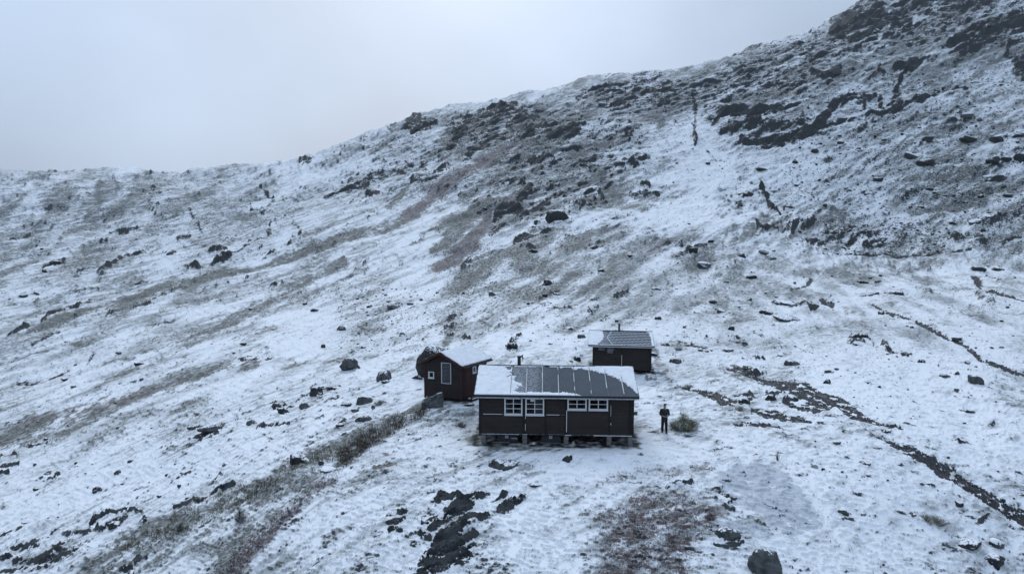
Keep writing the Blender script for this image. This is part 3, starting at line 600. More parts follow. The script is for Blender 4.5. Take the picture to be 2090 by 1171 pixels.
def mat_ground():
    nb = NB("snowy_ground")
    sv, qv = streak_vec(nb)
    o = nb.coord()
    rot = nb.n("Mapping"); nb.put(rot.inputs[0], nb.vscale(o, (1, 1.2, .3))); rot.inputs["Rotation"].default_value = (0, 0, -R(46))
    nv = rot.outputs[0]                      # along the fall of the knoll, lower left to upper right
    fv = nb.vscale(o, (.75, 1.0, .6))        # the flats
    b1, b2, right, flow = [nb.attr(k) for k in ("band_mid", "band_far", "right", "flow")]
    veg, red, rock, slab, clean, soil, crag, steep = [nb.attr(k) for k in ("veg", "red", "rock", "slab", "clean", "soil", "crag", "steep")]
    def band(va, vb, f, k, ro=.74):
        """(broad streaks, grit) at one natural size"""
        s = nb.mixc(f, nb.noise(nb.vscale(va, (.55 * k, 1.05 * k, k)), 1.0, 8, ro), nb.noise(nb.vscale(vb, (.7 * k, 1.1 * k, k)), 1.0, 8, ro))
        g = nb.mixc(f, nb.noise(nb.vscale(va, (2.9 * k, 4.3 * k, 3 * k)), 1.0, 5, .8), nb.noise(nb.vscale(vb, (3 * k, 4.4 * k, 3 * k)), 1.0, 5, .8))
        return s, g
    sN, gN = band(nv, fv, nb.math('SUBTRACT', 1.0, flow), 1.5, .64)
    sM, gM = band(sv, fv, right, .75)
    sF, gF = band(sv, qv, nb.math('MULTIPLY', right, .5), .46)
    st = nb.mixc(b2, nb.mixc(b1, sN, sM), sF)
    gr = nb.mixc(b2, nb.mixc(b1, gN, gM), gF)
    gw = nb.math('MULTIPLY_ADD', b1, .30, .24)            # grit counts for less close by
    tex = nb.mixc(gw, st, gr)
    lvl = nb.math('SUBTRACT', nb.math('MULTIPLY_ADD', b1, -.026, .604), nb.math('MULTIPLY', veg, .165))
    lvl = nb.math('ADD', lvl, nb.math('MULTIPLY', clean, .07))
    lvl = nb.math('SUBTRACT', lvl, nb.math('ADD', nb.math('MULTIPLY', crag, .022), nb.math('MULTIPLY', steep, .5)))
    dv = nb.math('SUBTRACT', tex, lvl)
    mv = nb.math('MULTIPLY', nb.ss(dv, -.03, .045), nb.math('MULTIPLY_ADD', veg, .14, .72))
    mv = nb.math('MULTIPLY', mv, nb.ss(gr, .43, .545, .42, 1.0))
    # rock
    rt = nb.mixc(nb.math('MULTIPLY_ADD', b1, .46, .12), st, gr)
    rl = nb.math('SUBTRACT', .615, nb.math('MULTIPLY', rock, .20))
    rl = nb.math('SUBTRACT', rl, nb.math('ADD', nb.math('MULTIPLY', crag, .004), nb.math('MULTIPLY', steep, nb.math('MULTIPLY_ADD', crag, .32, .25))))
    rl = nb.math('ADD', rl, nb.math('MULTIPLY', clean, .03))
    mr = nb.ss(nb.math('SUBTRACT', rt, rl), -.012, .018)
    # colours
    gcol = nb.noise(qv, .35, 5, .6)
    olive = nb.mixc(gcol, (.064, .060, .044, 1), (.128, .118, .088, 1))
    olive = nb.mixc(nb.ss(gr, .50, .62), olive, (.030, .032, .028, 1))
    redc = nb.mixc(gcol, (.088, .050, .048, 1), (.135, .085, .078, 1))
    turf = nb.mixc(red, olive, redc)
    rkc = nb.mixc(nb.ss(nb.mixc(b1, st, gr), .36, .64), (.013, .015, .017, 1), (.062, .067, .070, 1))
    vn = nb.mixc(b1, nb.noise(nb.vscale(nv, (.5, 1.6, 1)), 1.0, 5, .55), nb.noise(nb.vscale(sv, (.12, .5, 1)), 1.0, 6, .6))
    veil = nb.ss(nb.math('ADD', nb.math('ADD', nb.math('MULTIPLY', vn, .6), nb.math('MULTIPLY', gr, .4)), nb.math('MULTIPLY', nb.math('ADD', nb.math('SUBTRACT', veg, clean), nb.math('MULTIPLY', crag, .35)), .13)), .44, .64)
    thin = nb.mixc(veil, SNOW, (.34, .36, .365, 1))
    sl = nb.mixc(nb.ss(nb.noise(nb.vscale(o, (1.5, 9, 1)), 1.0, 5, .6), .42, .60), (.44, .465, .51, 1), (.56, .585, .62, 1))
    slab = nb.ss(nb.math('ADD', slab, nb.math('MULTIPLY', nb.math('SUBTRACT', st, .5), 4.5)), .2, .75)
    thin = nb.mixc(nb.math('MULTIPLY', slab, .95), thin, sl)
    mv = nb.math('MULTIPLY', mv, nb.math('SUBTRACT', 1.0, nb.math('MULTIPLY', slab, .8)))
    col = nb.mixc(mv, thin, turf)
    spk = nb.math('MULTIPLY', nb.ss(nb.math('ADD', gr, nb.math('MULTIPLY', nb.math('SUBTRACT', st, .5), .35)), .602, .63), nb.math('MULTIPLY', nb.math('MULTIPLY_ADD', b1, .78, .04), nb.math('SUBTRACT', 1.0, nb.math('MULTIPLY', clean, .8))))
    col = nb.mixc(spk, col, (.035, .038, .038, 1))
    col = nb.mixc(mr, col, rkc)
    col = nb.mixc(soil, col, nb.mixc(gr, (.012, .011, .010, 1), (.035, .03, .024, 1)))
    bd = nb.n("Bump"); nb.put(bd.inputs["Height"], tex); bd.inputs["Strength"].default_value = .55
    nb.put(bd.inputs["Distance"], nb.math('ADD', .18, nb.math('ADD', nb.math('MULTIPLY', b1, .35), nb.math('MULTIPLY', b2, .8))))
    nb.put(nb.b.inputs["Normal"], bd.outputs[0])
    return nb.fin(col, .85, .15)

def mat_boulder(name, lo, hi, snow):
    nb = NB(name)
    co = nb.coord()
    n1 = nb.noise(co, 2.2, 8, .65)
    n2 = nb.noise(nb.vscale(co, (1, 1, 4)), 2.0, 6, .7)
    col = nb.mixc(nb.ss(nb.math('ADD', nb.math('MULTIPLY', n1, .5), nb.math('MULTIPLY', n2, .5)), .36, .66), lo + (1,), hi + (1,))
    geo = nb.n("NewGeometry"); s = nb.n("SeparateXYZ"); nb.put(s.inputs[0], geo.outputs["Normal"])
    nz = nb.math('ADD', s.outputs[2], nb.math('MULTIPLY', nb.math('SUBTRACT', nb.noise(co, 6.0, 7, .7), .5), 1.7))
    m = nb.ss(nz, 1.18 - snow, 1.30 - snow)
    col = nb.mixc(m, col, SNOW)
    nb.bump(nb.math('ADD', n1, n2), .6, .08)
    return nb.fin(col, .85, .25)

def mat_plain(name, c, rough=.7, spec=.3, var=.25, scale=8.0, metal=0.0):
    nb = NB(name)
    n1 = nb.noise(nb.coord(), scale, 6, .65)
    a = tuple(x * (1 - var) for x in c) + (1,); b = tuple(min(x * (1 + var), 1) for x in c) + (1,)
    col = nb.mixc(nb.ss(n1, .3, .7), a, b)
    nb.b.inputs["Metallic"].default_value = metal
    return nb.fin(col, rough, spec)

def mat_wood(name, c, frost=.3):
    nb = NB(name)
    co = nb.coord()
    g = nb.noise(nb.vscale(co, (1.2, 1.2, 30)), 1.0, 6, .6)
    g2 = nb.noise(nb.vscale(co, (.6, .6, 1.6)), 1.0, 5, .6)
    col = nb.mixc(nb.ss(nb.math('ADD', nb.math('MULTIPLY', g, .6), nb.math('MULTIPLY', g2, .4)), .35, .65), tuple(x * .72 for x in c) + (1,), tuple(x * 1.3 for x in c) + (1,))
    geo = nb.n("NewGeometry"); s = nb.n("SeparateXYZ"); nb.put(s.inputs[0], geo.outputs["Normal"])
    m = nb.math('MULTIPLY', nb.ss(s.outputs[2], .55, .8), nb.ss(nb.noise(co, 5, 4, .6), .5 - frost * .4, .62))
    col = nb.mixc(m, col, SNOW)
    nb.bump(g, .35, .01)
    return nb.fin(col, .8, .2)

def mat_roofmetal():
    nb = NB("dark_sheet_roof")
    co = nb.coord()
    n1 = nb.noise(nb.vscale(co, (1, 1, 1)), 1.6, 5, .6)
    n2 = nb.noise(co, 22, 4, .7)
    col = nb.mixc(n1, (.058, .070, .082, 1), (.088, .102, .118, 1))
    sx = nb.n("SeparateXYZ"); nb.put(sx.inputs[0], co)
    near = nb.ss(nb.math('ABSOLUTE', nb.math('ADD', sx.outputs[0], 1.9)), .3, 2.0, 1.0, 0.0)
    n3 = nb.noise(nb.vscale(co, (9, 14, 14)), 1.0, 5, .75)
    fr = nb.ss(nb.math('ADD', n3, nb.math('MULTIPLY', near, .17)), .60, .70)
    col = nb.mixc(nb.math('MULTIPLY', fr, .45), col, (.50, .53, .57, 1))
    return nb.fin(col, .8, .2)

M = dict(
    ground=mat_ground(),
    rock=mat_boulder("dark_gneiss", (.012, .014, .015), (.052, .056, .057), .38),
    rock_grey=mat_boulder("grey_gneiss", (.028, .031, .032), (.12, .127, .128), .30),
    rock_snowy=mat_boulder("snow_dusted_gneiss", (.022, .025, .026), (.10, .106, .107), .72),
    rock_pale=mat_boulder("pale_gneiss", (.16, .17, .17), (.42, .44, .45), .40),
    board=mat_wood("brown_black_boards", (.029, .0245, .023)),
    board_trim=mat_wood("dark_trim_boards", (.017, .0155, .016)),
    board_dark=mat_wood("tarred_boards", (.021, .020, .018), .1),
    red=mat_wood("oxide_red_paint", (.052, .022, .021), .1),
    white=mat_plain("white_paint", (.62, .64, .66), .5, .3, .08, 12),
    roof=mat_roofmetal(),
    black=mat_plain("black_metal", (.012, .013, .015), .45, .4, .3),
    gutter=mat_plain("dull_zinc", (.33, .35, .38), .5, .4, .15, 6),
    snow=None, concrete=mat_plain("grey_concrete_block", (.15, .145, .145), .9, .15, .25, 14),
    soil=mat_plain("dark_soil", (.02, .018, .015), .95, .1, .4, 9),
    glass=None, cloth=mat_plain("pale_net_curtain", (.12, .12, .135), .9, .1, .3, 20),
    paper=mat_plain("white_paper", (.55, .57, .58), .8, .2, .05),
    bluebox=mat_plain("dark_blue_plastic", (.022, .030, .042), .5, .4, .25),
    lattice=mat_plain("pale_lattice_wood", (.16, .17, .185), .7, .2, .1),
    interior=mat_plain("dark_room", (.018, .02, .025), .9, .1, .2),
    skin=mat_plain("skin", (.42, .26, .20), .5, .3, .05),
    jacket=mat_plain("black_jacket_cloth", (.020, .024, .026), .75, .25, .35, 14),
    trousers=mat_plain("black_trouser_cloth", (.010, .012, .018), .85, .2, .3, 14),
    beanie=mat_plain("navy_wool", (.012, .016, .035), .95, .1, .3, 30),
    boots=mat_plain("dark_boot_leather", (.022, .018, .016), .6, .3, .2),
    teal=mat_plain("pale_teal_plastic", (.22, .36, .42), .4, .4, .1),
    twig=mat_plain("brown_twigs", (.075, .058, .042), .9, .1, .35, 20),
    twig_red=mat_plain("reddish_brown_sprigs", (.085, .045, .042), .9, .1, .35, 12),
    grass=mat_plain("withered_grass", (.13, .105, .065), .9, .1, .35, 6),
    leaf=mat_plain("frosted_willow_leaf", (.18, .18, .10), .8, .2, .35, 25),
    leaf_dark=mat_plain("dark_willow_leaf", (.06, .065, .048), .8, .2, .35, 25),
    lamp=mat_plain("white_lamp_glass", (.6, .62, .64), .3, .5, .03),
)
nb = NB("fresh_snow")
co = nb.coord()
sn = nb.noise(co, 3.0, 7, .7)
nb.bump(sn, .35, .05)
M['snow'] = nb.fin(nb.mixc(nb.ss(sn, .4, .7), SNOW, (.68, .70, .74, 1)), .8, .2)
nb = NB("window_glass")
M['glass'] = nb.fin((.018, .028, .042, 1), .08, .5)
nb = NB("stream_water")
wn = nb.noise(nb.vscale(nb.coord(), (1.4, 1.0, 1.0)), 2.2, 8, .7)
wn2 = nb.noise(nb.vscale(nb.coord(), (1.0, .45, 1.0)), 5.0, 6, .75)
col = nb.mixc(nb.ss(wn, .35, .65), (.018, .019, .022, 1), (.055, .054, .055, 1))
col = nb.mixc(nb.ss(wn2, .585, .64), col, (.50, .53, .57, 1))
nb.bump(wn, .7, .06)
M['water'] = nb.fin(col, nb.ss(wn, .4, .6, .45, .85), .12)
# ------------------------------------------------------------------ build the ground as one sheet, dense where the land is seen steeply
W2, D2, YAW2 = 8.58, 5.0, R(2.6)             # main cabin pads are filled in before the ground is built
def build_terrain():
    dense = np.radians(np.arange(-40.0, 40.001, 0.062))
    left = -np.radians(np.geomspace(40.3, 82, 60))[::-1]
    az = np.concatenate([left, dense, -left[::-1]])
    near_r = np.concatenate([np.geomspace(5.5, 19.6, 22), 1 / np.linspace(1 / 20.0, 1 / 150.0, 700)])
    NF = 430; NR = len(near_r) + NF
    kc = np.unique(np.concatenate([np.arange(0, len(az), 14), [len(az) - 1]]))
    lr = np.linspace(math.log(150.6), math.log(1250), 1200)
    rr = np.exp(lr)
    logs = []
    for k in kc:
        z = base_z(np.sin(az[k]) * rr, np.cos(az[k]) * rr)
        e_ = (z - H) / rr
        top = np.maximum.accumulate(e_)
        de = np.diff(top, prepend=top[0])
        w = np.abs(de) + np.maximum(0, 1) * 0.00022
        w = np.convolve(w, np.ones(31) / 31, mode='same') + 1e-6
        c = np.cumsum(w); c = (c - c[0]) / (c[-1] - c[0])
        logs.append(np.interp(np.linspace(0, 1, NF), c, lr))
    logs = np.array(logs)
    L = np.empty((len(az), NR))
    L[:, :len(near_r)] = np.log(near_r)
    for j in range(NF): L[:, len(near_r) + j] = np.interp(np.arange(len(az)), kc, logs[:, j])
    rad = np.exp(L)
    X = np.sin(az)[:, None] * rad; Y = np.cos(az)[:, None] * rad
    na = len(az)
    Z = np.empty_like(X); att = {k: np.empty(X.shape, np.float32) for k in ('veg', 'red', 'rock', 'wet', 'clean', 'slab', 'soil', 'crag')}
    step = 150
    for i in range(0, na, step):
        z, m, _ = survey(X[i:i + step].ravel(), Y[i:i + step].ravel())
        Z[i:i + step] = z.reshape(X[i:i + step].shape)
        for k in att: att[k][i:i + step] = m[k].reshape(X[i:i + step].shape)
    co = np.stack([X.ravel(), Y.ravel(), Z.ravel()], 1)
    ii, jj = np.meshgrid(np.arange(na - 1), np.arange(NR - 1), indexing='ij')
    v0 = (ii * NR + jj).ravel()
    quads = np.stack([v0, v0 + NR, v0 + NR + 1, v0 + 1], 1)
    wet = att['wet'].ravel()
    fw = wet[quads].mean(1) > .5
    def sub(name, q, m):
        used, inv = np.unique(q.ravel(), return_inverse=True)
        o = mesh_np(name, co[used], inv.reshape(-1, 4), m, None, True)
        o['kind'] = 'structure'
        return o, used
    g, ug = sub('mountain_ground', quads[~fw], M['ground'])
    w, _ = sub('stream', quads[fw], M['water'])
    me = g.data
    dist = np.hypot(co[:, 0], co[:, 1])
    def put(name, arr):
        a = me.attributes.new(name, 'FLOAT', 'POINT'); a.data.foreach_set('value', np.ascontiguousarray(arr, dtype=np.float32))
    for k in ('veg', 'red', 'rock', 'clean', 'slab', 'soil', 'crag'): put(k, att[k].ravel()[ug])
    dg = dist[ug]; xg = co[ug, 0]
    # how much steeper than the hillside around it each spot is
    nn = np.empty(len(me.vertices) * 3, np.float32); me.vertex_normals.foreach_get('vector', nn); nn = nn.reshape(-1, 3)
    px, py = co[ug, 0], co[ug, 1]; e_ = np.maximum(1.0, dg * .03)
    gx = (base_z(px + e_, py) - base_z(px - e_, py)) / (2 * e_); gy = (base_z(px, py + e_) - base_z(px, py - e_)) / (2 * e_)
    nb_ = 1 / np.sqrt(1 + gx * gx + gy * gy)
    put('steep', np.clip(nb_ - np.abs(nn[:, 2]), -.4, .6))
    put('band_mid', sst(45, 95, dg)); put('band_far', sst(150, 290, dg))
    put('right', sst(-.02, .16, xg / dg) * (1 - sst(200, 290, dg)))
    put('flow', 1 - sst(-2, 7, xg))
    return g, w
# ------------------------------------------------------------------ mesh building for man-made things
class MB:
    def __init__(s): s.v = []; s.f = []
    def quad(s, *p):
        i = len(s.v); s.v += [tuple(q) for q in p]; s.f.append(tuple(range(i, i + len(p))))
    def hexa(s, c):
        """8 corners: bottom ring 0-3 then top ring 4-7"""
        i = len(s.v); s.v += [tuple(q) for q in c]
        for f in ((3, 2, 1, 0), (4, 5, 6, 7), (0, 1, 5, 4), (1, 2, 6, 5), (2, 3, 7, 6), (3, 0, 4, 7)):
            s.f.append(tuple(i + k for k in f))
    def box(s, x0, x1, y0, y1, z0, z1):
        s.hexa([(x0, y0, z0), (x1, y0, z0), (x1, y1, z0), (x0, y1, z0), (x0, y0, z1), (x1, y0, z1), (x1, y1, z1), (x0, y1, z1)])
    def beam(s, a, b, w, h):
        """bar from a to b, w across and h in the upright direction"""
        a, b = Vector(a), Vector(b); d = (b - a).normalized()
        side = d.cross(Vector((0, 0, 1)))
        if side.length < 1e-3: side = Vector((1, 0, 0))
        side.normalize(); up = side.cross(d)
        c = []
        for sz in (-1, 1):
            for p, q in ((a, -1), (a, 1), (b, 1), (b, -1)):
                c.append(p + side * (q * w / 2) + up * (sz * h / 2))
        s.hexa(c)
    def tube(s, a, b, r0, r1=None, n=12, caps=True):
        a, b = Vector(a), Vector(b); r1 = r0 if r1 is None else r1
        d = (b - a).normalized(); t = Vector((0, 0, 1)) if abs(d.z) < .9 else Vector((1, 0, 0))
        e1 = d.cross(t).normalized(); e2 = d.cross(e1)
        i = len(s.v)
        for p, r in ((a, r0), (b, r1)):
            for k in range(n):
                an = 2 * math.pi * k / n
                s.v.append(tuple(p + (e1 * math.cos(an) + e2 * math.sin(an)) * r))
        for k in range(n):
            s.f.append((i + k, i + (k + 1) % n, i + n + (k + 1) % n, i + n + k))
        if caps:
            s.f.append(tuple(i + k for k in range(n))[::-1]); s.f.append(tuple(i + n + k for k in range(n)))
    def path(s, pts_, r, n=8):
        for a, b in zip(pts_[:-1], pts_[1:]): s.tube(a, b, r, r, n)
    def build(s, name, m, parent=None, bevel=0.0, smooth=False):
        me = bpy.data.meshes.new(name); me.from_pydata(s.v, [], s.f); me.update()
        bm_ = bmesh.new(); bm_.from_mesh(me); bmesh.ops.recalc_face_normals(bm_, faces=bm_.faces); bm_.to_mesh(me); bm_.free()
        if smooth:
            for p in me.polygons: p.use_smooth = True
        me.materials.append(m)
        o = bpy.data.objects.new(name, me); COL.objects.link(o)
        if parent: o.parent = parent
        if bevel:
            b = o.modifiers.new('bevel', 'BEVEL'); b.width = bevel; b.segments = 1; b.limit_method = 'ANGLE'
        return o

def build_each(mb, name, m, parent=None, bevel=0.0):
    """every box or bar collected in mb as an object of its own"""
    out = []; n = len(mb.v) // 8
    assert len(mb.v) == n * 8 and len(mb.f) == n * 6
    for k in range(n):
        q = MB(); q.v = mb.v[8 * k:8 * k + 8]; q.f = [tuple(i - 8 * k for i in f) for f in mb.f[6 * k:6 * k + 6]]
        out.append(q.build(name, m, parent, bevel))
    return out

def boards(mb, u0, u1, z0, z1, pitch, holes, to3, clip=None, lap=.022):
    """lapped boards between u0..u1 and z0..z1; to3(u, out, z) -> point; clip(z) -> (umin, umax)"""
    n = max(1, round((z1 - z0) / pitch)); ph = (z1 - z0) / n
    for k in range(n):
        a, b = z0 + k * ph, z0 + (k + 1) * ph
        cuts = sorted({a, b} | {z for h in holes for z in (h[2], h[3]) if a + .004 < z < b - .004})
        for za, zb in zip(cuts[:-1], cuts[1:]):
            lo, hi = u0, u1
            if clip: lo, hi = max(lo, clip(zb)[0]), min(hi, clip(zb)[1])
            if hi - lo < .03: continue
            iv = [(lo, hi)]
            for h0, h1, hz0, hz1 in holes:
                if hz0 < (za + zb) / 2 < hz1:
                    nv = []
                    for p, q in iv:
                        if h0 > p: nv.append((p, min(q, h0)))
                        if h1 < q: nv.append((max(p, h1), q))
                    iv = [x for x in nv if x[1] - x[0] > .005]
            oa, ob = lap * (1 - (za - a) / ph), lap * (1 - (zb - a) / ph)
            for p, q in iv:
                mb.hexa([to3(p, oa, za), to3(q, oa, za), to3(q, -.05, za), to3(p, -.05, za), to3(p, ob + .002, zb), to3(q, ob + .002, zb), to3(q, -.05, zb), to3(p, -.05, zb)])

def window(parent, to3, u0, u1, z0, z1, cols, rows, fr=.055, bar=.024, mframe=None, curtain=None, label=None):
    """white casement set in an opening: window > frame with glazing bars, pane, sill"""
    mframe = mframe or M['white']
    def bx(mb, a, b, o0, o1, c, d): mb.hexa([to3(a, o1, c), to3(b, o1, c), to3(b, o0, c), to3(a, o0, c), to3(a, o1, d), to3(b, o1, d), to3(b, o0, d), to3(a, o0, d)])
    f = MB()
    bx(f, u0, u0 + fr, -.06, .042, z0, z1); bx(f, u1 - fr, u1, -.06, .042, z0, z1)
    bx(f, u0 + fr, u1 - fr, -.06, .040, z0, z0 + fr * 1.15); bx(f, u0 + fr, u1 - fr, -.06, .040, z1 - fr, z1)
    ia, ib, ja, jb = u0 + fr, u1 - fr, z0 + fr * 1.15, z1 - fr
    for c in range(1, cols):
        x = ia + (ib - ia) * c / cols; w = bar * (1.4 if cols == 2 else 1)
        bx(f, x - w / 2, x + w / 2, -.02, .022, ja, jb)
    for r_ in range(1, rows):
        z = ja + (jb - ja) * r_ / rows
        bx(f, ia, ib, -.018, .018, z - bar / 2, z + bar / 2)
    w = f.build('window', mframe, parent)
    if label: w['label'] = label
    g = MB(); g.quad(to3(ia, -.03, ja), to3(ib, -.03, ja), to3(ib, -.03, jb), to3(ia, -.03, jb)); g.build('pane', M['pane'], w)
    s = MB(); bx(s, u0 - .02, u1 + .02, .0, .075, z0 - .035, z0 - .003); s.build('sill', mframe, w)
    if curtain is not None:
        n = 14
        for (a, b, z_a, z_b) in curtain:
            c = MB()
            for k in range(n):
                x0 = a + (b - a) * k / n; x1 = a + (b - a) * (k + 1) / n; d0 = -.13 - .02 * (k % 2); d1 = -.13 - .02 * ((k + 1) % 2)
                c.quad(to3(x0, d0, z_a), to3(x1, d1, z_a), to3(x1, d1, z_b), to3(x0, d0, z_b))
            c.build('curtain', M['cloth'], w)
    return w

def mat_pane():
    nb = NB("clear_dark_pane")
    nb.t.nodes.remove(nb.b)
    tr = nb.n("BsdfTransparent"); tr.inputs[0].default_value = (.55, .60, .66, 1)
    gl = nb.n("BsdfGlossy"); gl.inputs["Roughness"].default_value = .03; gl.inputs[0].default_value = (.8, .85, .9, 1)
    fr = nb.n("Fresnel"); fr.inputs[0].default_value = 1.3
    mx = nb.n("MixShader"); nb.put(mx.inputs[0], fr.outputs[0]); nb.put(mx.inputs[1], tr.outputs[0]); nb.put(mx.inputs[2], gl.outputs[0])
    nb.t.links.new(mx.outputs[0], nb.out.inputs[0])
    return nb.m
M['pane'] = mat_pane()

def snow_sheet(name, parent, org, ex, ey, nrm, lx, ly, mask, thick=.05, res=.045, seed=1):
    """blanket of snow on a slope: org + s*ex + t*ey, thickness from mask(s/lx, t/ly, noise)"""
    nx, ny = int(lx / res), int(ly / res)
    s, t = np.meshgrid(np.linspace(0, 1, nx + 1), np.linspace(0, 1, ny + 1), indexing='ij')
    n1 = fbm(s * lx * 2.2, t * ly * 2.2, 4, seed, .6); n2 = fbm(s * lx * 9, t * ly * 9, 2, seed + 5)
    m = mask(s, t, n1, n2)
    h = np.clip(m, 0, 1) ** .6 * thick * (1 + .35 * n1) + n2 * .004
    org, ex, ey, nrm = [np.array(q, float) for q in (org, ex, ey, nrm)]
    co = org + (s * lx)[..., None] * ex + (t * ly)[..., None] * ey + (h + .004)[..., None] * nrm
    low = org + (s * lx)[..., None] * ex + (t * ly)[..., None] * ey + .004 * nrm
    N = (nx + 1) * (ny + 1)
    idx = np.arange(N).reshape(nx + 1, ny + 1)
    keep = (m[:-1, :-1] + m[1:, :-1] + m[1:, 1:] + m[:-1, 1:]) / 4 > 0
    q = np.stack([idx[:-1, :-1], idx[1:, :-1], idx[1:, 1:], idx[:-1, 1:]], -1)[keep]
    faces = [q]
    kp = np.pad(keep, 1)
    ii, jj = np.nonzero(keep)
    for (di, dj, a, b) in ((0, -1, (0, 0), (1, 0)), (1, 0, (1, 0), (1, 1)), (0, 1, (1, 1), (0, 1)), (-1, 0, (0, 1), (0, 0))):
        ed = ~kp[ii + 1 + di, jj + 1 + dj]
        i_, j_ = ii[ed], jj[ed]
        A = idx[i_ + a[0], j_ + a[1]]; B = idx[i_ + b[0], j_ + b[1]]
        faces.append(np.stack([A + N, B + N, B, A], -1))
    faces = np.concatenate(faces)
    allco = np.concatenate([co.reshape(-1, 3), low.reshape(-1, 3)])
    used, inv = np.unique(faces.ravel(), return_inverse=True)
    return mesh_np(name, allco[used], inv.reshape(-1, 4), M['snow'], parent, False)

F3 = lambda y: (lambda u, o, z: (u, y - o, z))            # wall facing -y
B3 = lambda y: (lambda u, o, z: (u, y + o, z))            # wall facing +y
L3 = lambda x: (lambda u, o, z: (x - o, u, z))            # wall facing -x
R3 = lambda x: (lambda u, o, z: (x + o, u, z))            # wall facing +x

def roof_x(parent, x0, x1, yf, yb, zf, yr, zr, m, th=.09):
    """ridge along x: eave at yf (front) and yb (back), height zf, ridge yr, zr"""
    for nm, ye in (('roof', yf), ('roof', yb)):
        mb = MB()
        mb.hexa([(x0, ye, zf - th), (x1, ye, zf - th), (x1, yr, zr - th), (x0, yr, zr - th), (x0, ye, zf), (x1, ye, zf), (x1, yr, zr), (x0, yr, zr)])
        mb.build(nm, m, parent)
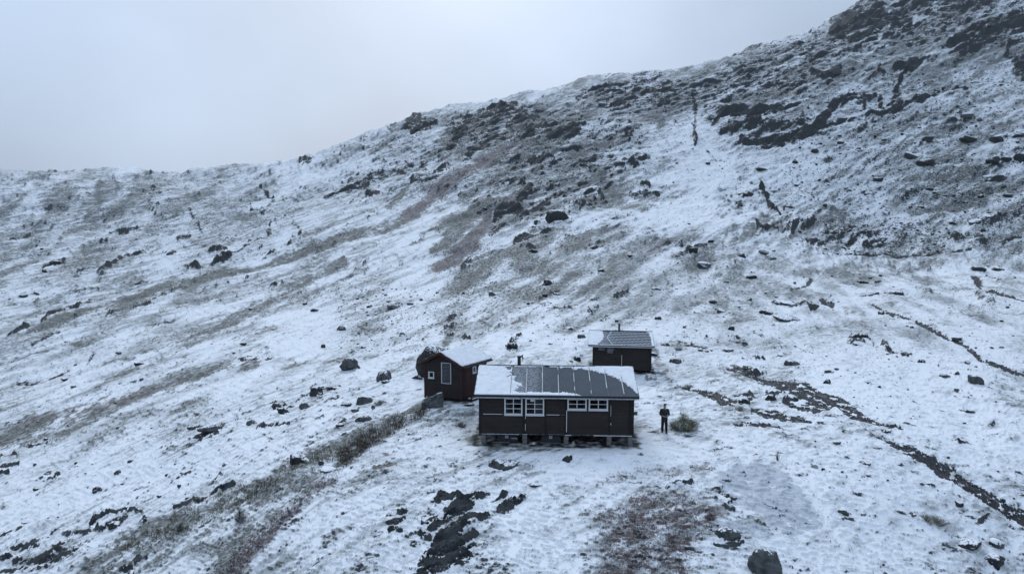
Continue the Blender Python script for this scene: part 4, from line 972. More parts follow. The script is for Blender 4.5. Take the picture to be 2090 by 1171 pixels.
# ------------------------------------------------------------------ main cabin
YAW_M = R(-2.6)
MC = Vector((2.46, 37.2, 0.0))
ZB, ZT = .59, 2.80                # wall foot and wall top
PADS.append((MC.x + 2.5 * math.sin(-YAW_M), MC.y + 2.6, 4.6, 2.9, YAW_M, -.02))
def main_cabin():
    t = empty('main_cabin', MC, YAW_M, 'long brown-black boarded cabin on concrete piers with two pairs of white windows facing the viewer', 'cabin')
    hw, D = 4.29, 5.0
    Wf = []    # openings: u0,u1,z0,z1
    X = lambda u: -hw + (u - 978.5) / 312.0 * 2 * hw
    wins = [(X(1029.5), X(1066.2), 1.68, 2.66, 3), (X(1072.2), X(1110.3), 1.68, 2.66, 3), (X(1157.5), X(1196.2), 2.01, 2.66, 2), (X(1200.5), X(1239.3), 2.01, 2.66, 2)]
    holes = [(w[0] + .02, w[1] - .02, w[2] + .02, w[3] - .02) for w in wins]
    f = MB(); boards(f, -hw, hw, ZB, ZT, .125, holes, F3(0)); f.build('front_wall', M['board'], t)
    zr = 3.92; yf, yb, yr = -.45, D + .45, 2.5; zf = 2.93
    slope = (zr - zf) / (yr - yf)
    roofz = lambda y: zf + slope * (y - yf) if y < yr else zr - slope * (y - yr)
    inv = lambda z: (-9, 9) if z < roofz(0) - .1 else (yf + (z + .1 - zf) / slope, 2 * yr - (yf + (z + .1 - zf) / slope))
    for nm, T in (('side_wall', L3(-hw)), ('side_wall', R3(hw))):
        g = MB(); boards(g, 0, D, ZB, zr - .1, .125, [], T, inv); g.build(nm, M['board'], t)
    g = MB(); boards(g, -hw, hw, ZB, ZT, .125, [], B3(D)); g.build('rear_wall', M['board'], t)
    g = MB(); g.box(-hw + .06, hw - .06, .06, D - .06, ZB - .02, ZB + .06); g.build('floor', M['board_dark'], t)
    g = MB(); g.box(-hw + .06, hw - .06, 2.4, 2.46, ZB + .07, ZT); g.build('inner_wall', M['interior'], t)
    # corner and cover boards
    g = MB()
    for x in (-hw, hw): g.box(x - (.035 if x < 0 else .11), x + (.11 if x < 0 else .035), -.045, -.0, ZB - .03, ZT)
    for u in (1069.2, 1113.5, 1153.8, 1242.5, 1283): g.box(X(u) - .05, X(u) + .05, -.045, 0, ZB - .02, ZT - .06)
    g.box(X(984), X(1028.5), -.05, 0, 1.655, 1.715); g.box(X(1111.5), X(1152.5), -.05, 0, 1.655, 1.715)
    g.box(-hw - .03, hw + .03, -.055, 0, ZB - .07, ZB - .001)
    g.box(-hw + .12, hw - .12, -.05, 0, ZT - .09, ZT)
    for y in (0, D):
        for x in (-1, 1):
            g.box(x * hw - .036, x * hw + .036, y - .036, y + .036, ZB - .1, ZT)
    build_each(g, 'cover_board', M['board_trim'], t)
    # snow lodged on the cover strips
    g = MB()
    g.box(X(986), X(1025), -.072, -.046, 1.716, 1.738); g.box(X(1115), X(1141), -.072, -.046, 1.716, 1.738)
    rnd = random.Random(4)
    def lodged(u, z0, z1, w, gaps):
        z = z0
        while z < z1:
            h_ = rnd.uniform(.06, .3)
            if rnd.random() > gaps: g.box(X(u) - w / 2, X(u) + w / 2, -.062, -.046, z, min(z + h_, z1))
            z += h_ + .015
    lodged(1156.0, .75, 1.98, .03, .02); lodged(1072.3, .8, 1.62, .02, .45); lodged(1245.3, .9, 1.3, .025, .1); lodged(1245.0, 1.3, 2.3, .014, .3)
    g.box(X(1211), X(1288), -.075, -.056, ZB - .03, ZB - .005); g.box(X(984), X(1060), -.07, -.056, ZB - .02, ZB - .007); g.box(X(1066), X(1076), -.075, -.056, ZB - .02, ZB - .005); g.box(X(1153), X(1166), -.075, -.056, ZB - .03, ZB - .005)
    build_each(g, 'lodged_snow', M['snow'], t)
    # windows
    T = F3(0)
    for i, (a, b, c, d, rows) in enumerate(wins):
        cur = None
        mid = (a + b) / 2
        if i == 1: cur = [(mid + .03, b - .08, c + .05, d - .05)]
        elif i == 0: cur = [(a + .08, a + .2, c + .05, d - .05), (b - .16, b - .08, c + .05, d - .05)]
        elif i in (2, 3): cur = [(a + .07, a + .13, c + .05, d - .05), (b - .2, b - .08, c + .05, d - .05)]
        w = window(t, T, a, b, c, d, 2, rows, .07, .03, None, cur)
        if i == 1:
            p = MB(); p.box(mid - .24, mid - .04, .004, .008, d - .21, d - .08); p.build('notice', M['paper'], w)
    # piers: front row of five, rear row of four
    for j, u in enumerate((986.3, 1071, 1155.5, 1242.5, 1285.5)):
        p = MB(); x = X(u); w = .13
        for z0, z1 in ((-.25, .02), (.03, .26), (.27, .515)): p.box(x - w, x + w, -.02, .24, z0, z1)
        p.build('pier', M['concrete'], t, .008)
    g = MB(); g.box(-hw + .05, hw - .05, D - .03, D - .005, -.2, .50); g.build('added_gap_screen', M['board_dark'], t)  # dark sheet added at the rear so the gap under the floor reads dark
    for x in (-4.0, -1.4, 1.4, 4.0):
        p = MB(); p.box(x - .13, x + .13, D - .3, D, -.25, .515); p.build('pier', M['concrete'], t, .01)
    g = MB(); g.box(-hw + .1, hw - .1, .02, .16, .52, .575); g.box(-hw + .1, hw - .1, D - .2, D - .05, .52, .575); build_each(g, 'floor_beam', M['board_dark'], t)
    # roof
    x0, x1 = -4.53, 4.53
    roof_x(t, x0, x1, yf, yb, zf, yr, zr, M['roof'])
    nrm = Vector((0, -slope, 1)).normalized(); up = Vector((0, 1, slope)).normalized(); L = (Vector((0, yr, zr)) - Vector((0, yf, zf))).length
    for k in range(1, 9):
        x = x0 + 1.99 + (k - 1) * .90
        if k > 8: break
        s = MB(); a = Vector((x, yf + .01, zf)) + nrm * .02; b = Vector((x, yr - .06, zr - .06 * slope)) + nrm * .02
        s.beam(a, b, .028, .045); s.build('standing_seam', M['seam'], t)
    g = MB(); g.tube((x0, yr, zr + .005), (x1, yr, zr + .005), .055, n=8); g.build('ridge_cap', M['black'], t)
    g = MB()
    for x in (x0, x1):
        for ye in (yf, yb):
            a = Vector((x, ye, zf - .055)); b = Vector((x, yr, zr - .055)); g.beam(a, b, .035, .17)
    build_each(g, 'verge_board', M['board_trim'], t)
    g = MB(); g.box(x0, x1, yf - .03, yf - .003, zf - .135, zf - .005); g.box(x0, x1, yb + .003, yb + .03, zf - .155, zf - .005); build_each(g, 'fascia', M['black'], t)
    g = MB(); n = 10
    for k in range(n):                      # half-round gutter
        a0, a1 = math.pi * k / n, math.pi * (k + 1) / n; r = .052
        yc, zc = yf - .088, zf - .115
        g.quad((x0 + .12, yc - r * math.cos(a0), zc - r * math.sin(a0)), (x1 - .02, yc - r * math.cos(a0), zc - r * math.sin(a0)), (x1 - .02, yc - r * math.cos(a1), zc - r * math.sin(a1)), (x0 + .12, yc - r * math.cos(a1), zc - r * math.sin(a1)))
    g.tube((x0 + .12, yf - .14, zf - .112), (x1 - .02, yf - .14, zf - .112), .012, n=6)
    gu = g.build('gutter', M['gutter'], t)
    h = MB()
    for x in np.linspace(x0 + .5, x1 - .3, 9): h.box(x - .012, x + .012, yf - .155, yf - .03, zf - .18, zf - .095)
    build_each(h, 'bracket', M['black'], gu)
    # snow on the front slope: full at the left, blown off the middle, a drift along the ridge at the right
    yr_x = [0, .42, .5, .6, .72, .82, .88, .93, .97, 1.0]; yr_y = [1.2, 1.1, .985, .94, .88, .76, .62, .45, .25, .05]
    def mask(s, q, n1, n2):
        left = (.30 - .12 * q + n1 * .10 + n2 * .05 - s) * 5
        left = left - sst(.12, .0, abs(q - .16)) * sst(.10, .22, s) * .35 * (n2 > -.05)
        low = (.105 + n1 * .07 + n2 * .04 - .10 * sst(.5, .78, s) - q) * 12 - 2 * sst(.6, .8, s)
        top = (q - np.interp(s, yr_x, yr_y) + n1 * .11 + n2 * .07) * 6
        rdg = (q - .975 - n1 * .02) * 20 - 1 * (n1 > .1)
        return np.maximum.reduce([left, low, top, rdg])
    snow_sheet('roof_snow', t, (x0 + .02, yf + .01, zf), (1, 0, 0), up, nrm, (x1 - x0) - .04, L - .03, mask, .05, .03, 3)
    # snow caught against each seam
    for k in range(1, 9):
        g = MB()
        x = x0 + 1.99 + (k - 1) * .90; z = .08
        while z < .93:
            l_ = rnd.uniform(.08, .3)
            a = Vector((x - .027, yf, zf)) + up * (z * L) + nrm * .014; b = Vector((x - .027, yf, zf)) + up * (min(z + l_, .95) * L) + nrm * .014
            if rnd.random() > .22: g.beam(a, b, rnd.uniform(.018, .045), .03)
            z += l_ + .01
        build_each(g, 'seam_snow', M['snow'], t) if g.v else None
    nr = Vector((0, slope, 1)).normalized(); dn = Vector((0, -1, slope)).normalized()
    snow_sheet('roof_snow', t, (x0 + .02, yb - .01, zf), (1, 0, 0), dn, nr, (x1 - x0) - .04, L - .05, lambda s, q, a, b: 1 + a * 0, .06, .12, 8)
    # stove pipe
    c = empty_part('chimney', t)
    g = MB(); xc = X(1055.3) ; g.tube((0, 0, 0), (0, 0, .66), .105, n=14); p = g.build('chimney', M['black'], t); p.location = (xc + .02, yr + .18, zr - .12)
    g = MB(); g.tube((0, 0, .66), (0, 0, .69), .135, .135, 14); g.tube((0, 0, .60), (0, 0, .615), .125, .125, 14); g.build('cap', M['black'], p)
    g = MB(); g.tube((.14, .05, .70), (.19, .05, .66), .06, .12, 10); g.tube((.19, .05, .66), (.2, .05, .5), .035, n=8); g.build('cowl', M['black'], p)
    return t
def empty_part(name, parent): return None
nb = NB("grey_seam"); M['seam'] = nb.fin((.10, .115, .13, 1), .5, .4)
main_cabin()

def local_pt(x, y, z=0.0):
    c, s = math.cos(YAW_M), math.sin(YAW_M)
    return Vector((MC.x + x * c - y * s, MC.y + x * s + y * c, z))
XM = lambda u: -4.29 + (u - 978.5) / 312.0 * 8.58

def under_cabin():
    # two dark crates with white tags
    for u, lab, extra in ((1034, 'dark blue lidded crate with two white tags under the left end of the long cabin', True), (1124, 'dark blue lidded crate with one white tag under the middle of the long cabin', False)):
        x = XM(u) * .99 + .02; p = local_pt(x, .55)
        t = empty('storage_crate', (p.x, p.y, .0), YAW_M, lab, 'crate', 'crates stored under the cabin')
        b = MB(); w, w2 = .62, .50
        b.hexa([(-w, -.25, .02), (w, -.25, .02), (w, .3, .02), (-w, .3, .02), (-w2, -.2, .36), (w2, -.2, .36), (w2, .25, .36), (-w2, .25, .36)])
        b.build('body', M['bluebox'], t, .015)
        l = MB(); l.box(-w2 - .03, w2 + .03, -.235, .28, .363, .40); l.build('lid', M['bluebox'], t, .01)
        g = MB(); x0 = -.06 if extra else -.02
        g.box(x0 - .09, x0 + .09, -.262, -.245, .24, .42); g.build('tag', M['paper'], t)
        g = MB(); g.box(x0 - .012, x0 + .012, -.268, -.264, .31, .40); g.box(x0 - .012, x0 + .05, -.268, -.264, .285, .305); g.build('tag_mark', M['black'], t)
        if extra:
            g = MB(); g.box(.2, .48, -.275, -.26, .2, .26); g.tube((.5, -.275, .24), (.5, -.26, .24), .05, n=10); g.build('tag', M['gutter'], t)
    for (u, y, l, rz, lab) in ((1022, .12, .5, .05, 'thin grey plank lying in front of the left crate under the cabin'), (1122, .14, .55, -.03, 'thin grey plank lying in front of the middle crate under the cabin'), (1211, .3, .35, .1, 'short pale plank lying under the right half of the cabin')):
        p = local_pt(XM(u), y)
        b = MB(); b.box(-l, l, -.05, .05, 0, .03); o = b.build('plank', M['gutter'] if u > 1200 else M['lattice'], None, .004)
        o.location = (p.x, p.y, .03); o.rotation_euler = (0, .02, rz + YAW_M); tag(o, lab, 'plank', 'planks lying under the cabin')
under_cabin()

# ------------------------------------------------------------------ small cabin with the red door
YAW_L = R(-18)                              # ridge runs back to the right
LC = Vector((-3.43, 45.15, .0))             # front right corner
SKEW = R(18)                                # the plan is not square: the side walls run off at an angle
def left_cabin():
    c, s = math.cos(YAW_L), math.sin(YAW_L)
    W, D = 2.66, 2.65
    t = empty('small_cabin', (LC.x, LC.y, 0), YAW_L, 'small dark cabin with red door, red verge boards and a snow-covered gable roof', 'cabin')
    hw = W / 2                              # local x from -W to 0, ridge at -hw
    z0, ze, zr = .42, 2.74, 3.60
    sl = (zr - ze) / (hw + .28)
    top = lambda x: zr - sl * abs(x + hw)
    win = [(-2.40, -1.98, 1.72, 2.17), (-1.43, -.72, 1.42, 2.86)]
    # front gable
    clip = lambda z: (-W, 0) if z < top(0) - .1 else (-hw - (zr - .1 - z) / sl, -hw + (zr - .1 - z) / sl)
    g = MB(); boards(g, -W, 0, z0, zr - .12, .14, [(w[0] + .02, w[1] - .02, w[2] + .02, w[3] - .02) for w in win], F3(0), clip); g.build('gable_wall', M['board'], t)
    g = MB(); boards(g, -W, 0, z0, zr - .12, .14, [], B3(D), clip); g.build('gable_wall', M['board'], t)
    g = MB(); boards(g, 0, D, z0, top(0) - .08, .14, [(.42, 1.02, z0, 2.42), (1.22, 1.54, 2.0, 2.42)], R3(0)); g.build('side_wall', M['board'], t)
    g = MB(); boards(g, 0, D, z0, top(0) - .08, .14, [], L3(-W)); g.build('side_wall', M['board'], t)
    g = MB(); g.box(-W + .1, -.1, .1, D - .1, z0 - .05, z0 + .05); g.build('floor', M['board_dark'], t)
    g = MB()
    for x, y in ((-W, 0), (0, 0), (0, D), (-W, D)): g.box(x - .055, x + .055, y - .05, y + .05, z0 - .1, top(0) - .09)
    build_each(g, 'corner_board', M['red'], t)
    window(t, F3(0), *win[0], 1, 1, .055)
    # tall lattice
    u0, u1, a, b = win[1]
    l = MB(); T = F3(0)
    def bx(m_, p, q, o0, o1, c_, d_): m_.hexa([T(p, o1, c_), T(q, o1, c_), T(q, o0, c_), T(p, o0, c_), T(p, o1, d_), T(q, o1, d_), T(q, o0, d_), T(p, o0, d_)])
    for (p, q, c_, d_) in ((u0, u0 + .035, a, b), (u1 - .035, u1, a, b), (u0, u1, a - .002, a + .035), (u0, u1, b - .035, b + .002)): bx(l, p, q, 0, .045, c_, d_)
    lf = l.build('lattice_window', M['white'], t)
    l = MB()
    for k in range(1, 7): x = u0 + .035 + (u1 - u0 - .07) * k / 7; bx(l, x - .009, x + .009, .012, .024, a + .035, b - .035)
    for k in range(1, 15): z = a + .035 + (b - a - .07) * k / 15; bx(l, u0 + .035, u1 - .035, .0, .011, z - .009, z + .009)
    l.build('lattice', M['lattice'], lf)
    l = MB(); l.quad(T(u0, -.03, a), T(u1, -.03, a), T(u1, -.03, b), T(u0, -.03, b)); l.build('pane', M['glass'], lf)
    # side: red door, dark recess panel, small window, lamp
    d = MB(); d.box(-.02, .03, .42, 1.02, z0 + .02, 2.40); dr = d.build('door', M['red'], t)
    d = MB()
    for k in range(5): d.box(.031, .038, .43 + k * .116, .43 + k * .116 + .106, z0 + .04, 2.38)
    d.build('door_boards', M['red'], dr)
    d = MB(); d.tube((.04, .52, 1.35), (.09, .52, 1.35), .012, n=8); d.tube((.085, .52, 1.35), (.085, .64, 1.35), .012, n=8); d.build('handle', M['black'], dr)
    d = MB(); d.tube((.03, .72, 2.02), (.05, .72, 2.02), .05, n=12); d.build('door_sign', M['black'], dr)
    d = MB(); d.box(0, .05, .36, .42, z0, 2.40); d.box(0, .05, 1.02, 1.08, z0, 2.40); d.box(0, .05, .36, 1.08, 2.40, 2.46); build_each(d, 'door_frame', M['red'], t)
    window(t, R3(0), 1.20, 1.56, 1.98, 2.44, 1, 1, .06)
    d = MB(); d.box(.02, .05, 1.86, 1.94, 2.05, 2.3); lp = d.build('wall_lamp', M['black'], t)
    d = MB(); d.tube((.11, 1.9, 2.1), (.11, 1.9, 2.26), .05, .065, 12); d.build('lamp_shade', M['lamp'], lp)
    # roof
    y0, y1 = -.32, D + .25
    for sgn in (-1, 1):
        g = MB(); xe = -hw + sgn * (hw + .28); 
        g.hexa([(xe, y0, ze - .08), (-hw, y0, zr - .08), (-hw, y1, zr - .08), (xe, y1, ze - .08), (xe, y0, ze), (-hw, y0, zr), (-hw, y1, zr), (xe, y1, ze)])
        g.build('roof', M['board_dark'], t)
        ex = Vector((-sgn * (hw + .28), 0, zr - ze)).normalized(); nr = Vector((sgn * (zr - ze), 0, hw + .28)).normalized()
        L = math.hypot(hw + .28, zr - ze)
        snow_sheet('roof_snow', t, (xe, y0 + .03, ze), (0, 1, 0), ex, nr, y1 - y0 - .06, L - .01, lambda s_, q, a_, b_: 1 + a_ * 0, .06, .06, 12 + sgn)
        g = MB(); g.beam((xe - sgn * .01, y0 - .02, ze - .05), (-hw, y0 - .02, zr - .05), .04, .19); g.beam((xe - sgn * .01, y1 + .02, ze - .05), (-hw, y1 + .02, zr - .05), .04, .19)
        build_each(g, 'verge_board', M['red'], t)
        g = MB(); g.box(min(xe, xe + sgn * .03), max(xe, xe + sgn * .03), y0, y1, ze - .15, ze - .01); g.build('fascia', M['red'], t)
        g = MB(); g.tube((xe + sgn * .08, y0 + .05, ze - .1), (xe + sgn * .08, y1, ze - .1), .05, n=10); g.build('gutter', M['black'], t)
    g = MB(); g.path([(.28, .16, 2.58), (.2, .16, 2.5), (.07, .16, 2.36), (.07, .16, .35)], .035); g.build('downpipe', M['black'], t)
    g = MB(); g.box(-W + .05, -.05, .08, D - .08, -.3, z0 - .06); g.build('foundation', M['soil'], t)
    g = MB(); g.box(.06, .6, .3, 1.2, .3, .38); g.build('door_step', M['board_dark'], t)
    for o in list(t.children_recursive):
        for v in o.data.vertices:
            v.co.x += math.sin(SKEW) * v.co.y; v.co.y *= math.cos(SKEW)
    return t
PADS.append((LC.x - .9 * math.cos(YAW_L) - 1.4 * math.sin(YAW_L), LC.y - .9 * math.sin(YAW_L) + 1.4 * math.cos(YAW_L), 1.5, 1.5, YAW_L, .22))
left_cabin()

# ------------------------------------------------------------------ upper cabin
YAW_U = R(-7)
UC = Vector(((1269 - CX) * 57 / FPX, P(1269, 740, 57).y, -.28))
PADS.append((UC.x + .25, UC.y + 2.0, 2.6, 2.3, YAW_U, UC.z))
def upper_cabin():
    t = empty('upper_cabin', UC, YAW_U, 'low dark cabin behind the long one with frosted roof tiles and thin stove pipe', 'cabin')
    hw, D = 2.38, 4.0; z0, z1 = .26, 2.28
    X = lambda u: -hw + (u - 1211) / 116.0 * 2 * hw
    h1 = (X(1221.5), X(1234.5), 1.86, 2.08); h2 = (X(1239.5), X(1251.5), 1.62, 2.08)
    cut = [(h[0] + .01, h[1] - .01, h[2] + .01, h[3] - .01) for h in (h1, h2)]
    g = MB(); boards(g, -hw, hw, z0, z1, .125, cut, F3(0)); g.build('front_wall', M['board'], t)
    g = MB(); boards(g, -hw, hw, z0, z1, .125, [], B3(D)); g.build('rear_wall', M['board'], t)
    yf, yr, yb, zf, zr = -.4, 2.0, 4.4, 2.36, 3.16
    sl = (zr - zf) / (yr - yf)
    inv = lambda z: (-9, 9) if z < zf + .02 else (yf + (z + .1 - zf) / sl, 2 * yr - (yf + (z + .1 - zf) / sl))
    for T in (L3(-hw), R3(hw)):
        g = MB(); boards(g, 0, D, z0, zr - .1, .125, [], T, inv); g.build('side_wall', M['board'], t)
    g = MB(); g.box(-hw + .05, hw - .05, .05, D - .05, z0 - .02, z0 + .05); g.build('floor', M['board_dark'], t)
    g = MB()
    for x in (-hw, hw):
        for y in (0, D): g.box(x - .05, x + .05, y - .045, y + .045, z0 - .05, z1)
    g.box(X(1268.3), X(1270.3), -.045, 0, z0, z1); build_each(g, 'cover_board', M['board_trim'], t)
    for h in (h1, h2):
        f = MB(); n = 2 if h is h1 else 4
        T = F3(0)
        for k in range(n):
            z = h[2] + (h[3] - h[2]) * (k + .5) / n
            f.hexa([T(h[0], .035, z - .02), T(h[1] + (.07 if (h is h2 and k > 1) else 0), .035, z - .02), T(h[1], -.02, z - .02), T(h[0], -.02, z - .02), T(h[0], .02, z + .018), T(h[1] + (.07 if (h is h2 and k > 1) else 0), .02, z + .018), T(h[1], -.03, z + .018), T(h[0], -.03, z + .018)])
        w = f.build('shuttered_window', M['slat'], t)
        q = MB(); q.quad(T(h[0], -.04, h[2]), T(h[1], -.04, h[2]), T(h[1], -.04, h[3]), T(h[0], -.04, h[3])); q.build('pane', M['glass'], w)
        q = MB(); q.box(h[0] - .03, h[0], -.03, 0, h[2] - .02, h[3] + .02); q.box(h[1], h[1] + .03, -.03, 0, h[2] - .02, h[3] + .02); q.build('frame', M['board_trim'], w)
    x0, x1 = X(1201.5) , X(1333)
    roof_x(t, x0, x1, yf, yb, zf, yr, zr, M['roof'])
    up = Vector((0, 1, sl)).normalized(); nrm = Vector((0, -sl, 1)).normalized(); L = math.hypot(yr - yf, zr - zf)
    def mask(s, q, n1, n2):
        left = (.245 - .02 * q + n1 * .03 - sst(.55, 0, q) * .10 - s) * 12
        low = (.04 + n2 * .03 - q) * 12
        right = (s - .965 - n1 * .02 + .02 * sst(.4, 1, q)) * 14
        rt = (s - .90 + (q - 1) * .6 + n1 * .05) * 9
        return np.maximum.reduce([left, low, right, rt])
    snow_sheet('roof_snow', t, (x0 + .01, yf + .01, zf), (1, 0, 0), up, nrm, x1 - x0 - .02, L - .03, mask, .04, .04, 21)
    snow_sheet('roof_snow', t, (x0 + .01, yb - .01, zf), (1, 0, 0), Vector((0, -1, sl)).normalized(), Vector((0, sl, 1)).normalized(), x1 - x0 - .02, L - .05, lambda s, q, a, b: 1 + a * 0, .06, .15, 22)
    # scalloped tiles, each row edged with snow
    g = MB(); g2 = MB(); rows = 8; per = .34
    for k in range(1, rows + 1):
        q = k / (rows + 1)
        sx = .285 + .16 * abs(q - .52) ; xa = x0 + (x1 - x0) * (sx + .0); xb = x0 + (x1 - x0) * (.955 - .05 * max(0, q - .6))
        base = Vector((0, yf, zf)) + up * (q * L); n = int((xb - xa) / (per / 2))
        pr = None
        for j in range(n + 1):
            x = xa + (xb - xa) * j / n; off = (.05 if (j + k) % 2 else -.03)
            p = base + up * off + Vector((x, 0, 0)) + nrm * .02
            if pr is not None: 
                g.beam(pr, p, .042, .03)
            pr = p
    g.build('tile_snow', M['snow'], t)
    # outline of the tiled field
    g = MB(); pa = [x0 + (x1 - x0) * (.285 + .16 * abs(q - .52)) for q in (.04, .52, .96)]
    pp = [Vector((x, yf, zf)) + up * (q * L) + nrm * .02 for x, q in zip(pa, (.04, .52, .96))]
    g.beam(pp[0], pp[1], .035, .03); g.beam(pp[1], pp[2], .035, .03); g.build('tile_edge', M['snow'], t)
    g = MB(); g.tube((x0, yr, zr + .01), (x1, yr, zr + .01), .05, n=8); g.build('ridge_cap', M['black'], t)
    g = MB()
    for x in (x0, x1):
        for ye in (yf, yb): g.beam((x, ye, zf - .05), (x, yr, zr - .05), .035, .16)
    build_each(g, 'verge_board', M['board_trim'], t)
    g = MB(); g.box(x0, x1, yf - .03, yf - .003, zf - .14, zf - .005); build_each(g, 'fascia', M['black'], t)
    g = MB(); g.tube((x0 + .05, yf - .08, zf - .11), (x1 - .05, yf - .08, zf - .11), .045, n=8); g.build('gutter', M['gutter'], t)
    g = MB(); g.path([(x1 - .1, yf - .08, zf - .13), (hw - .12, -.09, zf - .32), (hw - .12, -.09, .9)], .03); g.build('downpipe', M['black'], t)
    g = MB(); g.box(X(1268.3) + .01, X(1268.3) + .035, -.056, -.046, .5, 1.5); build_each(g, 'lodged_snow', M['snow'], t)
    g = MB(); g.tube((0, 0, 0), (0, 0, .74), .085, n=12); c = g.build('chimney', M['black'], t); c.location = (X(1264.5), yr + .2, zr - .15)
    g = MB(); g.tube((0, 0, .72), (0, 0, .80), .10, .10, 12); g.build('cap', M['teal_cap'], c)
    for x in (-hw + .15, -.8, .8, hw - .15):
        p = MB(); p.box(x - .12, x + .12, .02, .26, -.4, z0 - .025); p.build('pier', M['soil'], t)
        p = MB(); p.box(x - .12, x + .12, D - .3, D - .05, -.4, z0 - .025); p.build('pier', M['soil'], t)
M['slat'] = mat_plain("bleached_slats", (.30, .32, .34), .8, .2, .2)
M['teal_cap'] = mat_plain("dull_green_metal", (.10, .13, .14), .5, .4, .2)
upper_cabin()
# ------------------------------------------------------------------ the person standing right of the long cabin
def skin_mesh(name, joints, bones, m, parent=None, sub=2, root=0):
    """joints: list of (x, y, z, rx, ry)"""
    me = bpy.data.meshes.new(name); me.from_pydata([j[:3] for j in joints], bones, []); me.update()
    me.materials.append(m)
    o = bpy.data.objects.new(name, me); COL.objects.link(o)
    if parent: o.parent = parent
    o.modifiers.new('skin', 'SKIN')
    if not me.skin_vertices: bpy.context.view_layer.update()
    sk = me.skin_vertices[0].data if me.skin_vertices else None
    if sk is None:
        bm_ = bmesh.new(); bm_.from_mesh(me); bm_.verts.layers.skin.verify(); bm_.to_mesh(me); bm_.free()
        sk = me.skin_vertices[0].data
    for i, j in enumerate(joints):
        sk[i].radius = (j[3], j[4]); sk[i].use_root = (i == root)
    o.modifiers['skin'].use_smooth_shade = True
    s = o.modifiers.new('sub', 'SUBSURF'); s.levels = s.render_levels = sub
    return o

